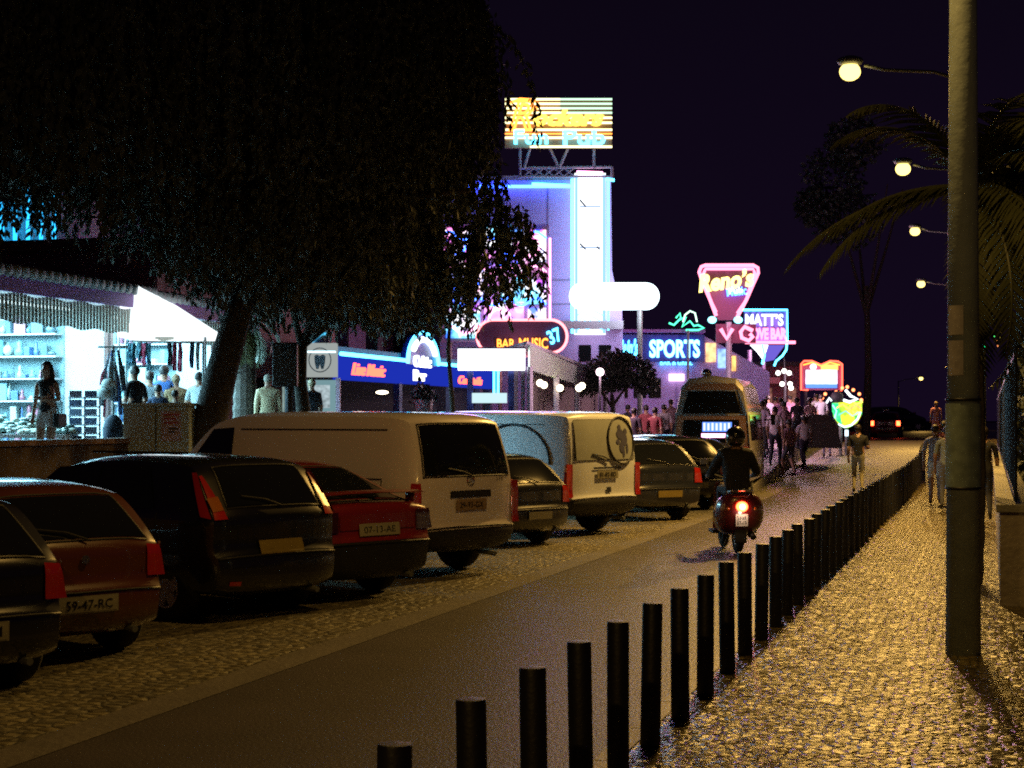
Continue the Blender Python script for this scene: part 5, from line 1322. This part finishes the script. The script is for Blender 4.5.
# postcard rack
S = Sign('postcard_rack', 'white wire rack with rows of dark postcards beside the dark haired woman', 'rack', 85, 28, 1.05)
b = MB()
for x in (69, 84, 99): b.cyl((S.X(x), .05, 0), (S.X(x), .05, S.Z(396)), .018, n=6)
for y in (398, 407, 416, 425, 434, 443, 452): b.box((S.X(84), .03, S.Z(y)), (S.W(31), .12, .02))
b.build('frame', K['white'], S.o)
cols = [mat('card%d' % i, c, .4) for i, c in enumerate(((.03, .04, .08), (.08, .12, .22), (.06, .05, .07), (.15, .2, .3)))]
r = random.Random(5)
for row, y in enumerate((398, 407, 416, 425, 434, 443, 452)):
    for x0 in (70, 85):
        b = MB(); b.box((S.X(x0 + 6.5), -.05, S.Z(y - 4)), (S.W(12), .03, S.W(6.6)), r.uniform(-.1, .1)); b.build('postcards', cols[r.randrange(4)], S.o)
# hanging beach goods
S = Sign('hanging_goods', 'bunch of coloured beach bags and scarves hanging at the shop corner', 'goods', 113, 28.5, 1.05)
b = MB(); b.cyl((0, 0, 0), (0, 0, S.Z(345)), .02); b.box((0, 0, S.Z(347)), (.5, .04, .03)); b.build('stand', K['greymetal'], S.o)
r = random.Random(9)
for i in range(16):
    x = r.uniform(-11, 11); y0 = r.uniform(348, 372); L = r.uniform(20, 48); c = r.choice([(.04, .05, .09), (.05, .12, .3), (.4, .5, .55), (.3, .05, .07), (.1, .12, .14), (.5, .55, .6)])
    b = MB(); dpt = r.uniform(-.2, .2); w = r.uniform(1.2, 3)
    b.tube([(S.X(113 + x * .5), dpt * .5, S.Z(y0)), (S.X(113 + x * .8), dpt, S.Z(y0 + L * .5)), (S.X(113 + x), dpt, S.Z(y0 + L))], [S.W(w * .4), S.W(w), S.W(w * .8)], 7)
    b.build('scarf', cloth(c), S.o, smooth=True)
for x, y, rr_ in ((107, 394, 8), (112, 384, 7)):
    b = MB(); b.ball((S.X(x), -.25, S.Z(y)), (S.W(rr_), .1, S.W(rr_ * .75))); b.build('straw_bag', mat('straw%d' % x, (.55, .6, .58), .8, var=.4, scale=12), S.o, smooth=True)
b = MB(); b.ball((S.X(116), -.2, S.Z(432)), (S.W(11), .15, S.W(18))); b.build('folded_parasols', cloth((.02, .03, .05)), S.o, smooth=True)
# goods table
S = Sign('goods_table', 'display table heaped with pale shells and trinkets at the left edge', 'table', 25, 27.5, 1.05)
b = MB(); b.box((0, .2, S.Z(436)), (S.W(85), 1.0, .06))
for x in (-1, 1): b.box((x * S.W(38), .2, S.Z(436) / 2), (.06, .8, S.Z(436) - .05))
b.build('table', K['white'], S.o)
r = random.Random(2); bs = [MB() for _ in range(4)]
for i in range(150):
    x = r.uniform(-40, 40); d = r.uniform(-.3, .6); h = r.uniform(0, .32) * (1 if x < 10 else .5); bs[r.randrange(4)].ball((S.W(x), .2 + d * .7, S.Z(436) + .06 + h * (.3 + d)), (r.uniform(.04, .13), r.uniform(.04, .1), r.uniform(.025, .06)), 7, 5)
for bb, c in zip(bs, ((.6, .66, .62), (.08, .12, .1), (.35, .42, .4), (.5, .5, .42))): bb.build('trinkets', mat('trinket_%.2f' % c[0], c, .4), S.o, smooth=True)
# weathered cabinet (two doors, torn posters)
S = Sign('utility_cabinet', 'weathered grey cabinet with torn pink poster standing at the foot of the leaning tree', 'cabinet', 156, 25.6, 1.0)
S.rect('cabinet', 123, 406, 189, 452, K['weather'], 0, .5, .012)
S.rect('cabinet_top', 121, 403, 191, 406, K['weather'], -.04, .55)
S.rect('plinth', 124, 452, 188, 462, K['concrete'], .02, .48)
b = MB(); b.box((S.X(156), -.005, S.Z(429)), (.015, .02, S.W(44))); b.build('door_seam', K['ink'], S.o)
S.rect('torn_poster', 161, 411, 181, 441, mat('pink_poster', (.5, .38, .44), .8, var=.35, scale=12), -.012, -.002)
for y, x1, mt in ((414, 179, 'redpaint'), (418, 176, 'redpaint'), (422, 178, 'redpaint'), (428, 178, 'ink'), (431, 175, 'ink')): S.rect('printed_line', 164 if y < 427 else 169, y, x1, y + 1.6, K[mt], -.016, -.012)
S.rect('torn_poster', 126, 410, 152, 440, mat('scraped_paper', (.42, .46, .45), .8, var=.5, scale=14), -.010, -.002)
# backdrop buildings
def block(label, s0, s1, t0, t1, z1, m, wins=(), emis=None, roofm=None):
    o = thing('town_building', label, 'building'); b = MB(); road_box(b, s0, s1, t0, t1, 1.05, z1); b.build('wall', m, o)
    b = MB(); road_box(b, s0 - .2, s1 + .2, t0 - .3, t1, z1 + .003, z1 + .25); b.build('roof', roofm or K['tile'], o)
    for (sa, sb, za, zb, em) in wins:
        b = MB(); road_box(b, sa, sb, t0 - .03, t0 + .02, za, zb); b.build('window', em, o)
    return o
sD, _ = s_at(225, 17.5); sE, _ = s_at(335, 17.5)
block('plain pink rendered building behind the leaning tree', sC + .3, sE, 17.5, 24, 5.6, K['pink'], [(sD + 1, sD + 2.3, 1.6, 2.9, K['glass']), (sD + 3.4, sD + 4.6, 1.3, 2.9, emi('pale_shopfront', (.6, .85, .8), .35, .5, 4)), (sD + 5, sD + 6.5, 3.5, 4.6, K['glass'])])
sP, _ = s_at(-70, 22.5); sQ, _ = s_at(120, 22.5)
o = block('taller building washed in cyan light behind the left souvenir shop', sP, sQ, 22.5, 28, 8.6, K['white'], [(sQ - 2.6, sQ - 1.6, 5, 6.3, K['glass']), (sP + .6, sP + 1.6, 5, 6.3, K['glass'])])
b = MB(); 
for i in range(5): sx_ = s_at(2 + i * 13, 22.3)[0]; b.tube([RS(sx_, 22.3, 5.3), RS(sx_, 22.3, 7.4)], .05)
b.build('neon_tube', emi('neon_azure', (.02, .40, .85), 3), o)
sx_ = s_at(92, 22.3)[0]; b = MB(); b.tube([RS(sx_, 22.3, 5.3), RS(sx_, 22.3, 6.2)], .08); b.build('neon_tube', E_['purple'], o)
block('dark terrace of houses behind the blue fascia bar', sE + .3, 66, 22.2, 30, 7.0, mat('dusky_wall', (.16, .10, .13), .85, var=.3), [(50 + i * 3, 51.2 + i * 3, 4.4, 5.6, K['glass']) for i in range(5)])

# ------------------------------------------------------------------ trees
def limb(b, pts, r0, r1):
    n = len(pts); b.tube(pts, [r0 + (r1 - r0) * i / (n - 1) for i in range(n)], 9)
def strands(centers, n, seed, hang=(1.0, 2.4), zmin=3.0, spread=1.0):
    R = np.random.default_rng(seed); out = []
    for i in range(n):
        cx, cy, cz, rx, ry, rz = centers[R.integers(len(centers))]
        d = R.normal(size=3); d /= np.linalg.norm(d); rad = R.uniform(.30, 1.0) ** .5 * (1 + max(0, R.normal()) * .10)
        p = np.array([cx, cy, cz]) + d * [rx, ry, rz] * rad
        L = R.uniform(*hang); out_dir = np.array([d[0], d[1], 0]) * .35 + R.normal(size=3) * .12
        m = int(L / .055)
        u = np.linspace(0, 1, m)[:, None]
        q = p + out_dir * u * L * (1.2 - .6 * u) + np.array([0, 0, -1]) * (u ** 1.25) * L
        q = q[q[:, 2] > zmin + R.uniform(0, 1.0) + .75 * np.clip((-4.6 - q[:, 0]) / 1.2, 0, 1) + .35 * np.clip((-6.2 - q[:, 0]) / .8, 0, 1)]
        out.append(np.repeat(q, 2, 0) + R.normal(size=(len(q) * 2, 3)) * .03)
    return np.concatenate(out)
def pepper_tree(label, base, trunk, limbs, centers, n, seed, r0, zmin=3.0, leaf=.12, hang=(1., 2.4)):
    o = thing('pepper_tree', label, 'tree', base); B0 = Vector(base)
    b = MB(); tp_ = [Vector(p) - B0 for p in trunk]; limb(b, tp_, r0, r0 * .62)
    for l in limbs: limb(b, [tp_[-1] - (tp_[-1] - tp_[-2]) * .15] + [Vector(p) - B0 for p in l], r0 * .5, r0 * .12)
    b.build('trunk', K['trunk'], o, smooth=True)
    pts = strands(centers, n, seed, hang, zmin) - np.array(base)
    leaf_cloud('crown', pts, leaf * 1.25, K['leaf'], o, 2.2, .2)
    # hanging twigs
    return o
bz = 1.05
tb = at(203, 450, 26.2)
pepper_tree('big leaning pepper tree whose drooping crown fills the upper left', (tb.x, tb.y, 1.0),
    [(tb.x - .05, tb.y, .95), at(210, 420, 26.2), at(222, 370, 26.2), at(236, 320, 26.2), at(246, 280, 26.4)],
    [[at(262, 220, 27), at(330, 120, 27), at(400, 60, 27)], [at(240, 200, 26), at(180, 100, 26), at(90, 40, 26)], [at(300, 250, 26), at(380, 200, 26), at(470, 190, 25.6)], [at(250, 190, 27.5), at(262, 60, 28)]],
    [(-4.6, 26.5, 7.6, 3.6, 3.2, 1.9), (-6.2, 26.2, 7.4, 2.4, 2.6, 1.3), (-2.6, 26.8, 7.6, 1.8, 2.4, 1.7), (-3.8, 27, 5.6, 1.7, 2.2, 1.0), (-1.9, 26.3, 8.2, 1.2, 1.5, 1.0), (-2.9, 26.6, 5.6, .9, 1.5, .9), (-1.3, 26.4, 8.6, .6, 1.0, .8), (-5.6, 26, 9.3, 3.0, 2.5, .9)], 5400, 11, .30, 3.45)
tc2 = at(303, 455, 29.5)
pepper_tree('slimmer dark tree behind the cream white van with a nesting box on its trunk', (tc2.x, tc2.y, 1.05),
    [(tc2.x, tc2.y, 1.0), at(304, 420, 29.5), at(300, 380, 29.5), at(302, 340, 29.5)],
    [[at(290, 300, 29.5), at(270, 240, 29.5)], [at(320, 300, 29.5), at(370, 230, 29.5)], [at(335, 320, 29.5), at(430, 250, 29)]],
    [(-3.2, 29.3, 5.8, 1.5, 1.8, 1.1), (-2.6, 28.8, 5.2, .8, 1.2, .8)], 700, 12, .15, 3.25)
b = MB(); p = at(283, 362, 29.2); b.box((p.x + .05, p.y, p.z - .05), (.42, .35, .75)); tag(b.build('control_box', K['black'], bevel=.02), 'dark box fixed between the slim trunks behind the cream van', 'box')
b = MB(); p2 = at(290, 450, 29.2); b.cyl((p.x + .1, p.y, 1.05), (p.x + .1, p.y, p.z - .3), .06); tag(b.build('support_post', K['darkmetal']), 'slim dark post carrying the dark box', 'post')
# right lobe of foliage before the neon wall, and low fringe
tR = at(455, 440, 31)
pepper_tree('airy pepper tree whose leaves cover the glowing pink panels', (tR.x, tR.y, 1.05),
    [(tR.x, tR.y, 1.0), at(452, 400, 31), at(448, 350, 31), at(450, 320, 31)], [[at(470, 270, 31), at(510, 215, 31)], [at(440, 270, 31), at(430, 200, 31)]],
    [(-.95, 30.5, 6.2, .95, 1.2, .7), (-.1, 30.6, 5.4, .6, .8, .5), (-1.5, 30.7, 4.9, .5, 1.0, .5), (-.8, 30.6, 4.7, .9, 1, .5)], 190, 13, .05, 3.15, .12, (.7, 1.5))
# left tree and near sprig
tL = at(-60, 430, 24)
pepper_tree('tree at the left edge with a leafy sprig hanging over the shop front', (tL.x, tL.y, 1.05),
    [(tL.x, tL.y, 1.0), at(-62, 380, 24), at(-55, 300, 24)], [[at(-30, 230, 24), at(20, 150, 24)], [at(-40, 200, 24.4), at(-40, 90, 24)]],
    [(-7.4, 24.5, 7.0, 1.5, 1.8, 1.2), (-6.6, 24.5, 7.5, 1.5, 1.5, 1.0)], 420, 14, .17, 4.2, .14)
sp_ = strands([(-6.95, 21.6, 4.15, .35, .35, .22)], 46, 15, (.4, .95), 2.75)
o = thing('overhanging_branch', 'leafy branch hanging into view at the left edge over the shop sign', 'branch', (-7.6, 21.6, 4.2))
b = MB(); b.tube([(-1.6, .2, .9), (-.2, 0, .3), (.5, 0, .15), (.95, 0, -.1)], [.06, .04, .03, .012], 6); b.build('twig', K['trunk'], o)
leaf_cloud('leaves', sp_ - np.array([-7.6, 21.6, 4.2]), .16, K['leaf'], o, 1.0)
# bushy tree before the sports bar
tB_ = at(612, 430, 58)
o = thing('bushy_tree', 'low dark bushy tree between the pavilion and the sports bar', 'tree', (tB_.x, tB_.y, 1.1))
b = MB(); limb(b, [(0, 0, -.1), (.05, 0, .8), (0, 0, 1.6)], .12, .07)
for dx in (-1, 0, 1): limb(b, [(0, 0, 1.2), (dx * .5, .1, 1.9), (dx * 1.0, .1, 2.4)], .06, .02)
b.build('trunk', K['trunk'], o)
c = []
for (x, z, rx, rz_, n) in ((-.2, 2.3, .9, .6, 1600), (.7, 2.4, .75, .55, 1200), (.1, 2.75, .6, .4, 900), (-.8, 2.0, .5, .4, 600), (1.2, 2.0, .4, .4, 500)):
    d = rng.normal(size=(n, 3)); d /= np.linalg.norm(d, axis=1)[:, None]; c.append(d * (rng.uniform(.2, 1, (n, 1)) ** .4) * [rx, .8, rz_] + [x, 0, z])
leaf_cloud('crown', np.concatenate(c), .16, K['bush'], o)

# palms
def palm(label, base, zc, nf, L, seed, tr_=.2, droop=1.0, azs=None):
    o = thing('palm_tree', label, 'palm tree', base); R = random.Random(seed)
    b = MB(); h = zc - base[2]; pts = lin(0, h, 26); b.tube([(.04 * math.sin(z), 0, z) for z in pts], [tr_ * (1.0 + (.09 if i % 2 else 0)) * (1.1 - .25 * i / 25) for i in range(26)], 12); b.build('trunk', K['trunk'], o)
    for f in range(nf):
        az = R.uniform(-1.45, 1.4) if azs is None or f >= len(azs) else azs[f][0]; el = R.uniform(-1.0, 1.1) if azs is None or f >= len(azs) else azs[f][1]
        l = L * R.uniform(.85, 1.1) if azs is None or f >= len(azs) else L * azs[f][2]; b = MB(); N = 36; rach = []
        dirh = Vector((math.cos(az), math.sin(az), 0))
        p = Vector((0, 0, h)); e = el
        for i in range(N):
            rach.append(p.copy()); p = p + (dirh * math.cos(e) + Vector((0, 0, math.sin(e)))) * (l / N); e -= (droop if f > 2 or azs is None else droop * .5) * (.9 + i / N * 1.6) / N
        b.tube(rach, [.03 * (1 - i / N * .8) for i in range(N)], 5)
        side = dirh.cross(Vector((0, 0, 1)))
        for i in range(4, N):
            u = i / N; ll = .55 * math.sin(PI * min(1, .15 + .8 * u)) * L / 2.6
            t_ = (rach[i] - rach[i - 1]).normalized()
            for sd in (-1, 1):
                d = (side * sd * .95 + t_ * .75 + Vector((0, 0, -.30 + R.uniform(-.15, .15)))).normalized(); w = t_ * .026
                q = rach[i]; m_ = q + d * ll * .5; e_ = q + d * ll + Vector((0, 0, -.10 * ll))
                b.add([q - w, q + w, m_ + w * .9, e_, m_ - w * .9], [(0, 1, 2, 3, 4)])
        b.build('frond', K['palm'], o)
    return o
pc = at(970, 186, 19.2)
palm('palm tree behind the lamp post at right, fronds catching the yellow lamp light', (pc.x, pc.y, 0), pc.z, 38, 2.5, 3, .125, 1.1,
     [(PI * .97, -.06, .95), (PI * 1.04, -.16, .85), (PI * 1.0, .02, .7), (PI * .93, 1.05, .75), (PI * 1.1, 1.15, .8), (PI * 1.45, -.6, .8), (0.1, .5, .9)])
pc = at(1046, 262, 24); palm('second darker palm crown at the right edge behind the first', (pc.x, pc.y, 0), pc.z, 20, 2.1, 8, .2, 1.3)
pp = at(243, 460, 33.5); palm('short palm with a scaly pale trunk behind the leaning tree', (pp.x, pp.y, 1.05), at(0, 318, 33.5).z, 12, 1.3, 4, .22, 1.4)
# dark hedge and trees behind the right wall
o = thing('hedge', 'dark overgrown hedge behind the railing at right', 'hedge', tuple(RS(34, -1.6, 0)), -YAW)
n = 26000; leaf_cloud('leaves', np.stack([rng.uniform(-1.0, .9, n), rng.uniform(-15, 26, n), .4 + 2.9 * rng.uniform(0, 1, n) ** .8 + .4 * np.sin(rng.uniform(0, 40, n))], 1), .2, K['bush'], o)
# dark tree beyond the palms
def round_tree(label, base, cl, n, size, zs=1):
    o = thing('broad_tree', label, 'tree', base); b = MB(); limb(b, [(0, 0, -.1), (.1, 0, 1.6 * zs), (0, 0, 3.2 * zs)], .22, .12)
    for a in range(4): limb(b, [(0, 0, 2.6 * zs), (math.cos(a * 1.7) * 1.0, math.sin(a * 1.7), 4.0 * zs), (math.cos(a * 1.7) * 1.8, math.sin(a * 1.7) * 1.8, 5.2 * zs)], .1, .03)
    b.build('trunk', K['trunk'], o); c = []
    for (x, z, rx, rz_) in cl:
        d = rng.normal(size=(n, 3)); d /= np.linalg.norm(d, axis=1)[:, None]; c.append(d * (rng.uniform(.2, 1, (n, 1)) ** .4) * [rx, rx * .8, rz_] + [x, 0, z])
    leaf_cloud('crown', np.concatenate(c), size, K['bush'], o); return o
q = at(836, 440, 84); round_tree('dim tree crown above the road between the signs and the lamps', (q.x + 1.5, q.y, .8), [(-1.6, 12.9, 1.6, 1.8), (-.9, 11.0, 1.8, 1.5), (-.6, 14.8, 1.5, 1.3), (-2.6, 11.6, .9, .9)], 900, .3, 2.4)
# coloured fairy lights at right
S = Sign('fairy_lights', 'string of tiny coloured lights among the trees at right', 'lights', 990, 26, 0)
b = MB(); b.tube([(S.X(980), 0, S.Z(308)), (S.X(986), 0, S.Z(330)), (S.X(996), 0, S.Z(344)), (S.X(1018), 0, S.Z(290))], .006, 4); b.build('wire', K['ink'], S.o)
for i, (x, y, c) in enumerate(((983, 312, (0, 1, .4)), (990, 318, (1, .1, .05)), (994, 336, (.1, 1, .2)), (996, 341, (1, .25, .05)), (1001, 338, (1, .8, .1)), (984, 347, (0, 1, .3)), (1018, 288, (.9, .9, 1)), (998, 346, (1, .3, .1)))):
    b = MB(); b.ball((S.X(x), 0, S.Z(y)), S.W(1.1), 7, 5); b.build('bulb', emi('fairy%d' % i, c, 2), S.o)
# tiny warm lantern by the far wall
S = Sign('path_lantern', 'small warm lantern on the wall beyond the strollers', 'lantern', 949, 44, .1)
b = MB(); b.ball((0, 0, S.Z(413)), .07, 8, 6); b.build('globe', E_['warm'], S.o); S.post(949, 415, .03, K['darkmetal'], 0)
# manhole / drain grate on the pavement by the post
b = MB(); c = RS(15.2, -.6, .068)
b.box((0, 0, 0), (.7, .4, .012)); g = b.build('drain_grate', K['darkmetal']); g.location = c; g.rotation_euler = (0, 0, -YAW); tag(g, 'dark drain cover in the pavement right of the lamp post', 'drain cover')
